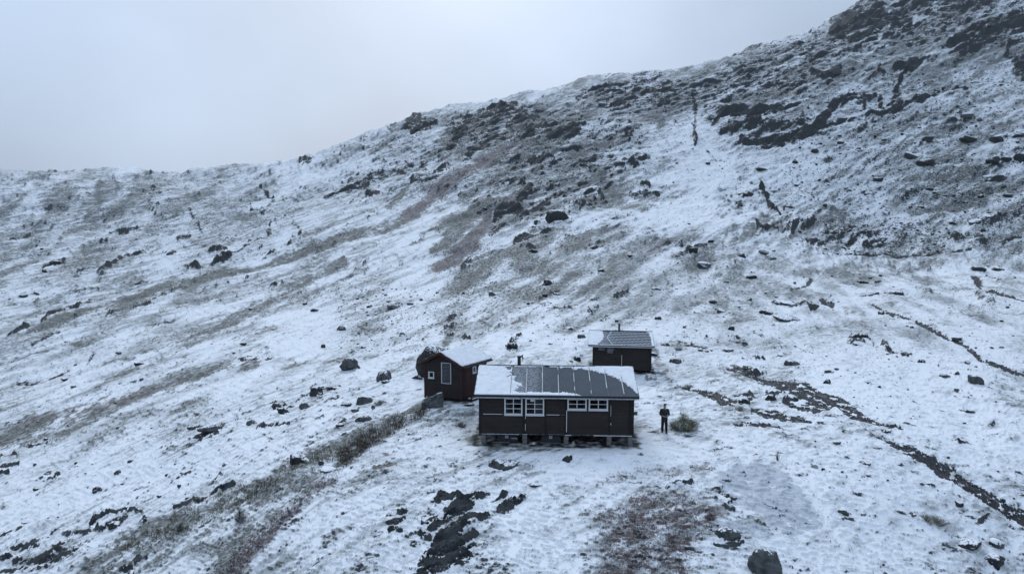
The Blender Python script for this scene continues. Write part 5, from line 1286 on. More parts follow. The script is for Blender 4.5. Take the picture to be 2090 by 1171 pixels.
def person(u, v):
    x, y, d, ok = on_ground(u, v)
    gz = float(height(x, y)[0])
    k = 1.0
    body_j = [  # figure faces -y (the camera), x to the viewer's right
        (0, 0, .95, .15, .11),        # 0 pelvis
        (0, 0, 1.15, .14, .10),       # 1 waist
        (0, .01, 1.34, .165, .11),    # 2 chest
        (0, .01, 1.47, .10, .08),     # 3 upper chest
        (0, -.005, 1.54, .055, .055), # 4 neck
        (.005, -.03, 1.60, .068, .075),  # 5 jaw
        (.008, -.035, 1.67, .078, .092), # 6 head
        (.008, -.03, 1.75, .062, .075),  # 7 crown
        (-.19, .01, 1.43, .062, .06), # 8 L shoulder (viewer's left)
        (-.255, .02, 1.17, .048, .048),  # 9 elbow
        (-.10, -.20, 1.12, .035, .035),  # 10 wrist
        (.19, .01, 1.43, .062, .06),  # 11 shoulder
        (.255, .02, 1.17, .048, .048),
        (.13, -.20, 1.15, .035, .035),
        (-.09, 0, .86, .095, .095),   # 14 hip
        (-.105, -.015, .50, .062, .062),
        (-.115, .02, .10, .042, .045),
        (.09, 0, .86, .095, .095),
        (.105, -.015, .50, .062, .062),
        (.125, .02, .10, .042, .045),
    ]
    bones = [(0, 1), (1, 2), (2, 3), (3, 4), (4, 5), (5, 6), (6, 7), (3, 8), (8, 9), (9, 10), (3, 11), (11, 12), (12, 13), (0, 14), (14, 15), (15, 16), (0, 17), (17, 18), (18, 19)]
    body = skin_mesh('person', body_j, bones, M['skin'])
    body.location = (float(x[0]), float(y[0]), gz - .01); body.rotation_euler = (0, 0, R(-6)); body.scale = (k, k, k)
    tag(body, 'person in black jacket, black trousers and dark beanie looking down at a controller', 'person')
    jk = [(0, 0, .72, .20, .155), (0, 0, .92, .205, .16), (0, 0, 1.15, .20, .16), (0, .01, 1.34, .215, .15), (0, .01, 1.47, .15, .115), (0, .0, 1.54, .10, .10),
          (-.20, .01, 1.43, .085, .082), (-.27, .02, 1.17, .068, .068), (-.14, -.165, 1.12, .052, .052), (.20, .01, 1.43, .085, .082), (.27, .02, 1.17, .068, .068), (.165, -.165, 1.15, .052, .052)]
    skin_mesh('jacket', jk, [(0, 1), (1, 2), (2, 3), (3, 4), (4, 5), (4, 6), (6, 7), (7, 8), (4, 9), (9, 10), (10, 11)], M['jacket'], body, 2, 1)
    tr = [(0, 0, .90, .15, .12), (-.09, 0, .84, .108, .108), (-.108, -.012, .50, .092, .092), (-.118, .02, .12, .080, .082), (.09, 0, .84, .108, .108), (.108, -.012, .50, .092, .092), (.128, .02, .12, .080, .082)]
    skin_mesh('trousers', tr, [(0, 1), (1, 2), (2, 3), (0, 4), (4, 5), (5, 6)], M['trousers'], body, 2)
    for sx in (-.118, .128):
        skin_mesh('boot', [(sx, .05, .055, .05, .05), (sx, -.02, .05, .052, .048), (sx + (.02 if sx > 0 else -.02), -.13, .04, .045, .036), (sx, .03, .16, .055, .058)], [(0, 1), (1, 2), (1, 3)], M['boots'], body, 2, 1)
    skin_mesh('beanie', [(.008, -.025, 1.70, .092, .105), (.008, -.022, 1.77, .082, .092), (.008, -.015, 1.83, .04, .045)], [(0, 1), (1, 2)], M['beanie'], body, 2)
    skin_mesh('collar', [(0, .01, 1.50, .105, .095), (0, .015, 1.57, .088, .088)], [(0, 1)], M['jacket'], body, 2)
    # face: brow, nose, mouth, eyes, ears
    f = MB(); f.tube((.008, -.125, 1.665), (.008, -.150, 1.632), .009, .016, 8); f.build('nose', M['skin'], body, smooth=True)
    f = MB(); f.tube((-.018, -.118, 1.603), (.034, -.118, 1.603), .007, n=6); f.build('mouth', M['lips'], body)
    for sx in (-.024, .040):
        f = MB(); f.tube((sx, -.122, 1.668), (sx, -.112, 1.668), .010, n=10); f.build('eye', M['black'], body)
        f = MB(); f.tube((sx * 3.0 - .006, -.03, 1.62), (sx * 3.0 - .006, -.03, 1.675), .016, n=8); f.build('ear', M['skin'], body)
    # hands: palm, four fingers curled round the grips, thumb on top
    for sx, hx, hz in ((-1, -.075, 1.125), (1, .105, 1.15)):
        js = [(hx - sx * .0 + sx * .025, -.205, hz - .003, .024, .018), (hx, -.245, hz, .036, .020)]
        bs = [(0, 1)]
        for q in range(4):
            fx = hx + (q - 1.5) * .019; b = len(js); ln = (.9, 1.05, 1.0, .8)[q]
            js += [(fx, -.272, hz + .002, .0095, .0095), (fx - sx * .004, -.272 - .028 * ln, hz - .014, .0088, .0088), (fx - sx * .010, -.268 - .018 * ln, hz - .036, .0078, .0078)]
            bs += [(1, b), (b, b + 1), (b + 1, b + 2)]
        b = len(js); js += [(hx - sx * .035, -.25, hz + .016, .012, .011), (hx - sx * .052, -.272, hz + .026, .010, .010)]
        bs += [(1, b), (b, b + 1)]
        skin_mesh('hand', js, bs, M['skin'], body, 1, 1)
    c = empty('remote_controller', body.location, R(-6), 'pale teal controller held in both hands by the standing person', 'controller')
    g = MB(); g.box(-.06, .11, -.36, -.27, 1.105, 1.15); g.build('body', M['teal'], c, .015)
    g = MB(); g.hexa([(-.05, -.375, 1.155), (.10, -.375, 1.155), (.10, -.285, 1.152), (-.05, -.285, 1.152), (-.05, -.40, 1.235), (.10, -.40, 1.235), (.10, -.39, 1.24), (-.05, -.39, 1.24)]); g.build('screen', M['glass'], c)
    for s_ in (-.045, .095):
        g = MB(); g.tube((s_, -.315, 1.15), (s_, -.315, 1.172), .006, .009, 8); g.build('stick', M['black'], c)
    # pale scarf showing at the open collar
    g = MB(); g.hexa([(-.015, -.135, 1.34), (.075, -.135, 1.34), (.075, -.10, 1.34), (-.015, -.10, 1.34), (.0, -.115, 1.50), (.055, -.115, 1.50), (.055, -.07, 1.50), (.0, -.07, 1.50)]); g.build('scarf', M['scarf'], body, .008)
M['scarf'] = mat_plain('grey_green_scarf', (.05, .075, .08), .9, .1, .3)
M['lips'] = mat_plain("lips", (.30, .14, .12), .5, .3, .05)
# ------------------------------------------------------------------ boulders
def rock_arrays(seed, cuts=9, sub=3, rough=.10, round_=.45):
    bm_ = bmesh.new(); bmesh.ops.create_icosphere(bm_, subdivisions=sub, radius=1.0)
    V = np.array([v.co[:] for v in bm_.verts]); F = np.array([[v.index for v in f.verts] for f in bm_.faces]); bm_.free()
    g = np.random.RandomState(seed)
    n = g.normal(size=(cuts, 3)); n[:, 2] *= .7; n /= np.linalg.norm(n, axis=1)[:, None]
    dcut = g.uniform(.48, .88, cuts)
    dots = V @ n.T
    lim = np.where(dots > .05, dcut / np.maximum(dots, .05), 9)
    r = np.minimum(lim.min(1), 1.06)
    r = r * (1 - round_ * .25) + round_ * .25 * .9
    V2 = V * r[:, None]
    r2 = 1 + rough * fbm(V2[:, 0] * 1.7 + V2[:, 2] * 2.1 + seed, V2[:, 1] * 1.7 - V2[:, 2] * 1.3, 4, seed, .6) * 1.6 + rough * .5 * fbm(V2[:, 0] * 5 + V2[:, 2] * 4, V2[:, 1] * 5 + V2[:, 2] * 9, 2, seed + 3)
    r2 = r2 + .22 * perlin(V[:, 0] * 1.1 + V[:, 2] * .9 + seed * .37, V[:, 1] * 1.1 - V[:, 2] * .8 + 5.3, seed + 9)
    V2 = V2 * r2[:, None]
    V2 /= np.abs(V2).max(0)
    return V2, F

_rg = random.Random(11)
def put_rocks(specs):
    """(u, v, half width px, half height px, style, label)"""
    us = np.array([s[0] for s in specs], float); vs2 = np.array([s[1] + s[3] * .75 for s in specs], float)
    x, y, d, ok = on_ground(us, vs2)
    for i, (u, v, hw, hh, style, lab) in enumerate(specs):
        if not ok[i]: print('miss', u, v); continue
        s = d[i] / FPX; rx = hw * s
        ga = math.radians(6) + math.atan((v - CY) / FPX)      # viewing angle below level
        ry = rx * (.75 if style not in 'f' else .8)
        sa, ca = max(math.sin(ga), .02), math.cos(ga)
        full = hh * s * 1.12
        if ry * sa > .8 * full: ry = .8 * full / sa
        rz = math.sqrt(max(full ** 2 - (ry * sa) ** 2, (.4 * full) ** 2)) / ca
        sub = 4 if hw > 20 else (3 if hw > 8 else 2)
        cuts = {'c': 9, 'p': 9, 'f': 10}.get(style, 10)
        V, F = rock_arrays(int(u * 7 + v), cuts, sub, .05 if style == 'c' else .08, .12)
        if style == 'c':                                     # blocky: push towards a box
            V = np.sign(V) * np.abs(V) ** .72; V /= np.abs(V).max(0)
        if style == 'p': V[:, :2] *= (1 - .45 * np.clip(V[:, 2:3], -.3, 1)); V /= np.abs(V).max(0)
        V = V * np.array([rx, ry, rz])
        sink = .38
        kind = {'s': 'rock_snowy', 'l': 'rock_pale', 'g': 'rock_grey', 'w': 'rock_snowy'}.get(style, 'rock' if style in 'bfd' else 'rock_grey')
        o = mesh_np('boulder' if hw * s > .28 or hw > 10 else 'stone', V, F, M[kind], None, False)
        o.rotation_euler = (_rg.uniform(-.12, .12), _rg.uniform(-.16, .16), _rg.uniform(-.35, .35))
        o.location = (x[i], y[i] + ry * .25, float(height(x[i], y[i] + ry * .25)[0]) + rz * (1 - 2 * sink) * .9)
        tag(o, lab, 'boulder' if o.name.startswith('boulder') else 'stone', 'loose rocks lying about the slopes')
put_rocks([
 (892, 733, 44, 47, 'b', 'huge dark boulder rising behind the small cabin roof'),
 (853, 768, 13, 7, 'b', 'low brown-grey rock against the left wall of the small cabin'),
 (712, 741, 23, 18, 'g', 'tall pointed grey boulder standing alone left of the small cabin'),
 (785, 768, 17, 13, 'c', 'blocky grey boulder with a snow top between the pointed boulder and the small cabin'),
 (788, 779, 10, 4, 'b', 'low dark stone at the foot of the blocky snow-topped boulder'),
 (740, 816, 19, 11, 'c', 'square grey block below the pointed boulder, left of the brown thicket'),
 (707, 824, 14, 6, 'b', 'flat dark boulder touching the left side of the square grey block'),
 (724, 837, 9, 5, 'g', 'small grey stone just under the square grey block'),
 (742, 852, 18, 8, 'c', 'wedge-shaped dark block nearest the upper end of the brown thicket'),
 (762, 829, 5, 5, 'g', 'small grey stone right of the square grey block'),
 (694, 867, 11, 4, 'f', 'small flat dark rock below the wedge-shaped block'),
 (622, 826, 14, 9, 'p', 'pointed grey boulder with a snow apron in the rocky band left of the cabins'),
 (578, 838, 14, 7, 'b', 'dark split boulder in the rocky band left of the pointed grey one'),
 (644, 797, 17, 12, 'b', 'dark broken boulder at the top of the rocky band left of the cabins'),
 (680, 793, 13, 5, 'f', 'flat dark rock right of the broken boulder in the rocky band'),
 (512, 861, 14, 6, 'g', 'grey snow-streaked boulder at the lower left end of the rocky band'),
 (610, 935, 27, 13, 'b', 'large black boulder half under snow beside the brown thicket'),
 (655, 945, 7, 5, 'b', 'small black rock between the large black boulder and the brown thicket'),
 (668, 955, 19, 6, 'w', 'snow-covered rounded rock on the knoll edge beside the thicket'),
 (962, 795, 13, 17, 'g', 'speckled snow-dusted rock between the small cabin door and the long cabin'),
 (955, 825, 14, 4, 'f', 'flat rock at the left end of the long cabin below its eave'),
 (1177, 730, 9, 8, 'b', 'round dark boulder behind the ridge of the long cabin, left of the upper cabin'),
 (1166, 736, 4, 3, 'b', 'tiny dark stone touching the round boulder behind the long cabin'),
 (1044, 704, 14, 8, 'b', 'dark tilted outcrop boulder above the stove pipe of the long cabin'),
 (1166, 669, 11, 5, 's', 'snow-capped boulder above and left of the upper cabin'),
 (1187, 685, 9, 5, 'c', 'flat-topped brown rock just left of the upper cabin roof'),
 (1124, 700, 6, 3, 'b', 'small brown stone between the stove pipe and the upper cabin'),
 (1327, 766, 16, 9, 'l', 'large pale boulder at the right foot of the upper cabin'),
 (1343, 757, 12, 6, 'l', 'smaller pale boulder tucked behind the large pale one'),
 (1335, 722, 9, 5, 'b', 'dark rock right behind the right wall of the upper cabin'),
 (1355, 701, 12, 5, 'b', 'dark rock with a snow top right of the upper cabin roof'),
 (1344, 648, 8, 5, 'b', 'dark stone above and right of the upper cabin'),
 (1379, 735, 13, 7, 'g', 'broken brown-grey rock on the slope right of the upper cabin'),
 (1430, 714, 6, 3, 'b', 'small dark stone alone right of the upper cabin'),
 (1296, 842, 6, 5, 'g', 'grey stone peeping out right of the long cabin wall'),
 (1159, 932, 13, 9, 'b', 'round dark boulder in the snow in front of the long cabin'),
 (1032, 944, 35, 14, 'g', 'broad low striped rock before the left half of the long cabin'),
 (1095, 989, 14, 4, 'f', 'thin dark stone in the snow above the bare slabs'),
 (1170, 902, 5, 6, 'l', 'white stone at the foot of the middle pier of the long cabin'),
 (1088, 903, 9, 4, 'l', 'pale flat stone beside the second pier of the long cabin'),
 (1563, 1144, 40, 38, 'g', 'biggest foreground boulder, veined grey, at the bottom edge'),
 (1485, 1088, 26, 12, 'c', 'dark square-edged rock by the pale slab, above the biggest foreground boulder'),
 (1979, 1107, 36, 12, 'b', 'long dark slab tilted down to the right in the lower right corner'),
 (2034, 1141, 32, 15, 'b', 'dark rock with a snow top lowest in the lower right corner'),
 (2034, 1108, 19, 12, 's', 'snow-covered rock behind the dark one in the lower right corner'),
 (1721, 1040, 14, 8, 'w', 'snow-covered boulder on the right edge of the knoll'),
 (1957, 1029, 10, 6, 'b', 'dark broken stone between the dry bush and the stream'),
 (1863, 1049, 10, 5, 'g', 'small grey rock touching the left end of the dry bush'),
 (1664, 950, 8, 6, 'l', 'pale speckled stone on the right shoulder of the knoll'),
 (1680, 955, 4, 4, 'b', 'dark little stone beside the pale speckled one on the knoll shoulder'),
 (1766, 944, 11, 4, 'c', 'flat dark block in open snow right of the knoll'),
 (1812, 880, 12, 4, 'f', 'dark flat rock just above the lower stream'),
 (1608, 883, 14, 4, 's', 'low snow-topped rock below the dark wet ground'),
 (1710, 902, 9, 4, 's', 'small snow-topped stone left of the lower stream'),
 (1993, 774, 16, 11, 'c', 'square grey block standing in the snow near the right edge'),
 (1930, 766, 12, 4, 'c', 'flat dark block left of the square grey block'),
 (1954, 760, 7, 5, 'g', 'small grey stone between the flat block and the square grey block'),
 (1952, 795, 7, 4, 'g', 'grey stone below the flat dark block'),
 (1973, 835, 16, 6, 'b', 'reddish-dark jagged rock below the square grey block'),
 (1970, 737, 10, 6, 's', 'snow-topped stone above the square grey block'),
 (1881, 736, 9, 5, 'b', 'dark angular stone left of the snow-topped one'),
 (1744, 683, 16, 8, 'b', 'rounded black boulder above the wet ground, half ringed by snow'),
 (1766, 684, 8, 5, 'b', 'dark stone touching the right of the rounded black boulder'),
 (1755, 700, 14, 6, 's', 'snow-striped rock just below the rounded black boulder'),
 (1617, 739, 17, 7, 'g', 'grey-brown rock with a broken top above the wet ground'),
 (1594, 722, 9, 6, 's', 'white-capped boulder above the broken-topped rock'),
 (1487, 713, 11, 5, 's', 'snow-dusted grey boulder far right of the upper cabin'),
 (1493, 669, 9, 6, 'b', 'dark stone above the snow-dusted grey boulder'),
 (1689, 777, 9, 6, 'b', 'dark round stone right at the head of the wet ground'),
 (1693, 757, 9, 4, 'g', 'flat grey stone above the dark round one by the wet ground'),
 (1707, 752, 8, 4, 'g', 'grey stone touching the right of the flat one by the wet ground'),
 (1574, 810, 14, 9, 'b', 'dark wet boulder in the middle of the wet ground'),
 (1521, 815, 15, 8, 'b', 'black rock at the end of the left arm of wet ground'),
 (1605, 645, 34, 11, 'b', 'largest dark outcrop on the plateau behind the cabins'),
 (1563, 636, 16, 7, 'b', 'dark rock joined to the left of the largest plateau outcrop'),
 (1660, 626, 11, 8, 'g', 'striped rock above the right end of the largest plateau outcrop'),
 (1600, 617, 24, 6, 's', 'long snow-covered rock above the largest plateau outcrop'),
 (1455, 615, 9, 6, 'b', 'dark boulder on the slope above the upper cabin, to its right'),
 (1471, 632, 12, 7, 's', 'snow-streaked rock left of the largest plateau outcrop'),
 (1531, 611, 7, 4, 'b', 'small dark stone above the joined outcrop rocks'),
 (1532, 564, 14, 6, 'b', 'dark two-humped boulder in front of the hummocky ground'),
 (1483, 575, 6, 3, 'c', 'small brown block left of the two-humped boulder'),
 (1338, 588, 12, 4, 'b', 'dark flat-topped rock on the brown turf slope'),
 (1558, 514, 12, 7, 'g', 'grey leaning boulder on the first rise of the mountain'),
 (1577, 525, 11, 6, 'b', 'dark crevassed rock right under the grey leaning boulder'),
 (1514, 520, 10, 6, 'b', 'dark boulder left of the grey leaning one'),
 (1452, 492, 7, 4, 'b', 'round dark stone high on the first rise'),
 (1436, 540, 20, 9, 's', 'wide snow-covered boulder on the first rise'),
 (1415, 520, 12, 8, 'b', 'ribbed dark rock above the wide snow-covered boulder'),
 (1774, 598, 23, 5, 'b', 'long dark rock on the plateau, left of a similar one'),
 (1827, 597, 20, 6, 'b', 'dark long rock on the plateau, right one of the pair'),
 (1761, 574, 13, 6, 'b', 'dark rock above the pair of long rocks'),
 (1793, 574, 9, 4, 'g', 'grey stone right of the dark rock above the pair'),
 (1999, 549, 15, 5, 'b', 'low dome-shaped rock on the far flat, left of two'),
 (2039, 547, 12, 4, 'b', 'low dome-shaped rock on the far flat, right of two'),
 (1800, 638, 8, 5, 'b', 'dark stone at the start of the thin upper stream'),
 (1955, 690, 12, 5, 's', 'snow-topped rock above the thin upper stream'),
 (1138, 448, 25, 15, 'b', 'big square black block on the mountain flank, largest rock above the cabins'),
 (1119, 575, 15, 9, 'b', 'dark shaggy boulder on the brown slope below the square black block'),
 (1211, 511, 15, 6, 'g', 'grey rounded boulder right of and below the square black block'),
 (1088, 517, 12, 5, 'b', 'dark rock below the line of crags'),
 (1135, 598, 9, 4, 'b', 'dark flat stone under the dark shaggy boulder'),
 (1112, 602, 6, 4, 'b', 'small dark stone left of the flat one under the shaggy boulder'),
 (1226, 558, 8, 4, 'b', 'small dark stone on the brown slope, right of the shaggy boulder'),
 (1286, 535, 6, 3, 'b', 'small dark stone high on the brown slope'),
 (1006, 599, 9, 6, 'g', 'grey stone on white snow below the reddish heath'),
 (978, 432, 6, 5, 'g', 'grey stone on the steep bank beside the reddish heath'),
 (990, 427, 5, 4, 'b', 'dark stone right beside the grey one on the steep bank'),
 (800, 625, 17, 8, 'g', 'large grey boulder in the stony field left of centre'),
 (836, 619, 8, 4, 'g', 'grey stone right of the large grey boulder'),
 (752, 625, 8, 4, 'b', 'dark stone left of the large grey boulder'),
 (642, 632, 9, 4, 'b', 'dark flat stone alone in the white hollow'),
 (514, 629, 8, 4, 'b', 'black flat stone on the turf bands left of the white hollow'),
 (622, 618, 6, 4, 'b', 'small dark stone at the upper edge of the white hollow'),
 (695, 669, 11, 6, 'g', 'rounded grey stone above the pointed boulder'),
 (820, 680, 8, 5, 'g', 'grey stone above the huge boulder behind the small cabin, to its left'),
 (659, 705, 6, 5, 'b', 'dark stone left above the pointed boulder'),
 (741, 708, 7, 3, 'b', 'small dark stone right above the pointed boulder'),
 (508, 732, 14, 3, 'b', 'long low black rock at the right end of the brown turf band'),
 (550, 731, 10, 3, 'g', 'grey low rock right of the long black one'),
 (496, 701, 8, 4, 'b', 'dark stone in the middle of the left slope'),
 (283, 742, 12, 5, 'b', 'dark rock crowning a turf hump on the left slope'),
 (242, 720, 6, 4, 'g', 'grey stone above the turf hump on the left slope'),
 (133, 771, 9, 4, 'b', 'dark stone under the small rivulet on the left slope'),
 (150, 788, 7, 3, 'b', 'small dark stone at the left edge of the stony patch'),
 (195, 998, 12, 8, 'b', 'rounded dark boulder alone in the lower left snowfield'),
 (366, 992, 5, 4, 'b', 'small round dark stone right of the lower left snowfield boulder'),
 (72, 998, 6, 4, 'b', 'small dark stone left of the lower left snowfield boulder'),
 (324, 1012, 6, 4, 'b', 'small angular dark stone below the round one in the lower left'),
 (58, 1058, 14, 4, 's', 'flat snow-covered stone in the lower left snowfield'),
 (235, 1066, 15, 8, 'b', 'black angular rock under the curved ledge in the lower left'),
 (210, 1077, 6, 5, 'b', 'small black rock left of the angular one under the curved ledge'),
 (295, 1060, 5, 6, 'b', 'small dark fang of rock right of the curved ledge'),
 (240, 963, 8, 6, 'g', 'grey half-buried stone in the snow under the grass tufts'),
 (268, 937, 8, 4, 'b', 'dark stone near the upper grass tufts in the lower left'),
 (425, 877, 27, 11, 'g', 'long rounded outcrop with a snowy back in the left middle ground'),
 (395, 870, 15, 6, 'g', 'grey boulder left of the long rounded outcrop'),
 (360, 1031, 8, 6, 'g', 'grey boulder at the top of the turf bank in the lower left'),
 (268, 1168, 10, 6, 'b', 'dark rock cut by the bottom edge at lower left'),
 (113, 536, 20, 7, 'b', 'large dark rock group high on the left hillside'),
 (90, 551, 6, 5, 'b', 'dark stone below the large rock group on the left hillside'),
 (85, 507, 4, 3, 'b', 'lone small dark stone high on the left hillside'),
 (46, 603, 10, 4, 'b', 'dark flat rock near the left edge of the hillside'),
 (74, 598, 6, 3, 'b', 'small dark stone right of the flat rock near the left edge'),
 (455, 515, 9, 4, 'b', 'dark stone in the middle of the far hollow'),
 (345, 517, 8, 4, 'g', 'grey rock at the foot of the far gully'),
 (2030, 361, 23, 10, 's', 'big snow-capped boulder near the right edge of the scree'),
 (2026, 325, 15, 10, 'b', 'dark dome boulder above the big snow-capped one'),
 (2056, 322, 14, 7, 'b', 'dark boulder between the dome boulder and the frame edge'),
 (2086, 321, 15, 11, 'b', 'dark pointed boulder cut by the right frame edge'),
 (1861, 316, 17, 9, 's', 'snow-capped boulder left of the reddish patch in the scree'),
 (1893, 329, 21, 9, 'b', 'broad dark boulder just above the reddish patch in the scree'),
 (1895, 285, 16, 6, 'b', 'dark slab-like boulder high in the scree'),
 (1976, 285, 20, 8, 'b', 'cluster-like dark boulder high in the scree'),
 (2037, 283, 16, 7, 'b', 'dark boulder high in the scree near the right edge'),
 (2083, 276, 14, 5, 'b', 'dark flat boulder high in the scree cut by the right edge'),
 (1973, 238, 14, 6, 'g', 'snow-dusted grey rock above the scree'),
 (2060, 397, 14, 6, 'b', 'dark boulder on the brown scree under the big snow-capped one'),
 (1792, 366, 13, 5, 'b', 'dark boulder in the middle of the white scree'),
 (1899, 387, 10, 4, 'b', 'dark stone on the brown scree, left'),
 (2003, 400, 8, 4, 'b', 'dark stone on the brown scree, right'),
 (1930, 398, 7, 3, 'b', 'small dark stone on the brown scree, middle'),
 (1555, 344, 13, 4, 'b', 'dark flat boulder below the great crag'),
 (1623, 331, 8, 4, 'b', 'dark stone under the right end of the great crag'),
 (1715, 290, 9, 4, 'b', 'dark stone right under the tip of the great crag'),
 (1662, 308, 9, 5, 'b', 'dark stone below the middle of the great crag'),
 (1445, 333, 5, 4, 'b', 'small dark stone right of the vertical gully foot'),
 (1381, 333, 4, 3, 'b', 'tiny dark stone left of the vertical gully foot'),
 (1519, 397, 12, 6, 'b', 'dark boulder by the upper end of the rocky gully'),
 (1510, 418, 11, 5, 'g', 'grey flat boulder left of the rocky gully'),
 (1683, 418, 6, 5, 'b', 'dark upright stone right of the rocky gully'),
 (1612, 421, 12, 4, 'g', 'grey long stone just right of the rocky gully'),
 (1707, 145, 10, 8, 'c', 'dark square rock high on the mountain above the great crag'),
 (1990, 450, 12, 7, 's', 'snow-covered boulder in the stony hollow at the right'),
 (1945, 452, 9, 5, 'b', 'dark stone left of the snow-covered boulder in the stony hollow'),
])

def slab():
    x, y, d, ok = on_ground(884, 833)
    o2 = [(-.70, 0), (.66, -.12), (.68, .30), (.64, 1.12), (.30, 1.02), (-.05, .86), (-.42, .78), (-.72, .50)]
    bm_ = bmesh.new()
    vs_ = [bm_.verts.new((p[0], 0, p[1])) for p in o2]; f = bm_.faces.new(vs_)
    r_ = bmesh.ops.extrude_face_region(bm_, geom=[f])
    for v in [q for q in r_['geom'] if isinstance(q, bmesh.types.BMVert)]: v.co.y += .42; v.co.x -= .05; v.co.z -= .04
    bmesh.ops.recalc_face_normals(bm_, faces=bm_.faces)
    bmesh.ops.triangulate(bm_, faces=bm_.faces)
    bmesh.ops.subdivide_edges(bm_, edges=bm_.edges, cuts=7, use_grid_fill=True)
    me = bpy.data.meshes.new('boulder')
    for v in bm_.verts:
        n_ = mnoise.noise_vector(v.co * 2.3) * .06 + mnoise.noise_vector(v.co * 7) * .02; v.co += n_
    bm_.to_mesh(me); bm_.free(); me.materials.append(M['rock_speck'])
    o = bpy.data.objects.new('boulder', me); COL.objects.link(o)
    o.location = (x[0], y[0], float(height(x, y)[0]) - .1); o.rotation_euler = (R(-6), 0, R(8))
    tag(o, 'speckled upright slab standing in front of the small cabin gable', 'boulder', 'loose rocks lying about the slopes')
M['rock_speck'] = mat_boulder('speckled_gneiss', (.02, .022, .022), (.20, .21, .21), .35)
slab()

# many small stones, copied from a few
def scatter_stones():
    protos = {}
    for k in range(6):
        for kind in ('rock', 'rock_grey', 'rock_snowy'):
            V, F = rock_arrays(300 + k, 9, 2, .1, .2)
            protos[(k, kind)] = (V, F, kind)
    src = {}
    g = random.Random(5)
    zones = [
     (52, (1360, 2085), (560, 760), (2.2, 5.0), 'small dark stone on the white plateau right of the cabins', 'small stones on the right plateau'),
     (22, (1650, 2085), (760, 1060), (2.2, 4.5), 'small dark stone in the open snow around the lower stream', 'small stones by the lower stream'),
     (60, (1620, 2085), (230, 500), (2.5, 6.5), 'small dark block in the scree below the summit slope', 'blocks in the scree'),
     (34, (690, 900), (590, 720), (2.5, 5.0), 'small dark stone in the stony field above the pointed boulder', 'stones of the stony field'),
     (24, (930, 1400), (560, 690), (2.5, 5.0), 'small dark stone on the brown slope behind the cabins', 'stones on the brown slope'),
     (26, (20, 480), (610, 900), (2.0, 4.5), 'small dark stone on the wide left slope', 'small stones on the left slope'),
     (26, (1790, 2085), (890, 1060), (2.0, 4.0), 'small dark stone on the banks of the lower stream', 'stones on the stream bank'),
     (18, (1470, 1800), (750, 870), (2.0, 4.5), 'small dark stone in and around the wet ground', 'stones by the wet ground'),
     (14, (20, 430), (930, 1060), (2.0, 4.5), 'small dark stone in the lower left snowfield', 'small stones in the lower left'),
    ]
    for n, (u0, u1), (v0, v1), (a, b), lab, grp in zones:
        us = np.array([g.uniform(u0, u1) for _ in range(n)]); vv = np.array([g.uniform(v0, v1) for _ in range(n)])
        if 'bank' in grp: vv = np.interp(us, [1780, 1834, 1884, 1945, 2002, 2090], [887, 908, 930, 955, 1003, 1055]) + np.array([g.gauss(0, 11) for _ in range(n)])
        x, y, d, ok = on_ground(us, vv)
        zz = height(x, y)
        for i in range(n):
            if not ok[i]: continue
            k = g.randrange(6); kind = g.choice(['rock', 'rock', 'rock_grey', 'rock_snowy'])
            key = (k, kind)
            if key not in src:
                V, F, _ = protos[key]
                o = mesh_np('stone', V, F, M[kind]); src[key] = o
            else:
                o = src[key].copy(); COL.objects.link(o)
            w = (a + (b - a) * g.random() ** 2.2) * d[i] / FPX
            o.scale = (w, w * g.uniform(.6, 1), w * g.uniform(.5, .95)); o.rotation_euler = (0, g.uniform(-.2, .2), g.uniform(0, 6.28))
            o.location = (x[i], y[i], zz[i] + o.scale[2] * .3)
            fu = (us[i] - u0) / (u1 - u0); fv_ = (vv[i] - v0) / (v1 - v0)
            adj = {'rock': 'small dark', 'rock_grey': 'small grey', 'rock_snowy': 'small snow-dusted'}[kind]
            tag(o, lab.replace('small dark', adj) + ', ' + ('far' if fv_ < .4 else 'near') + ' ' + ('left part' if fu < .33 else 'middle' if fu < .67 else 'right part'), 'stone', grp)
scatter_stones()

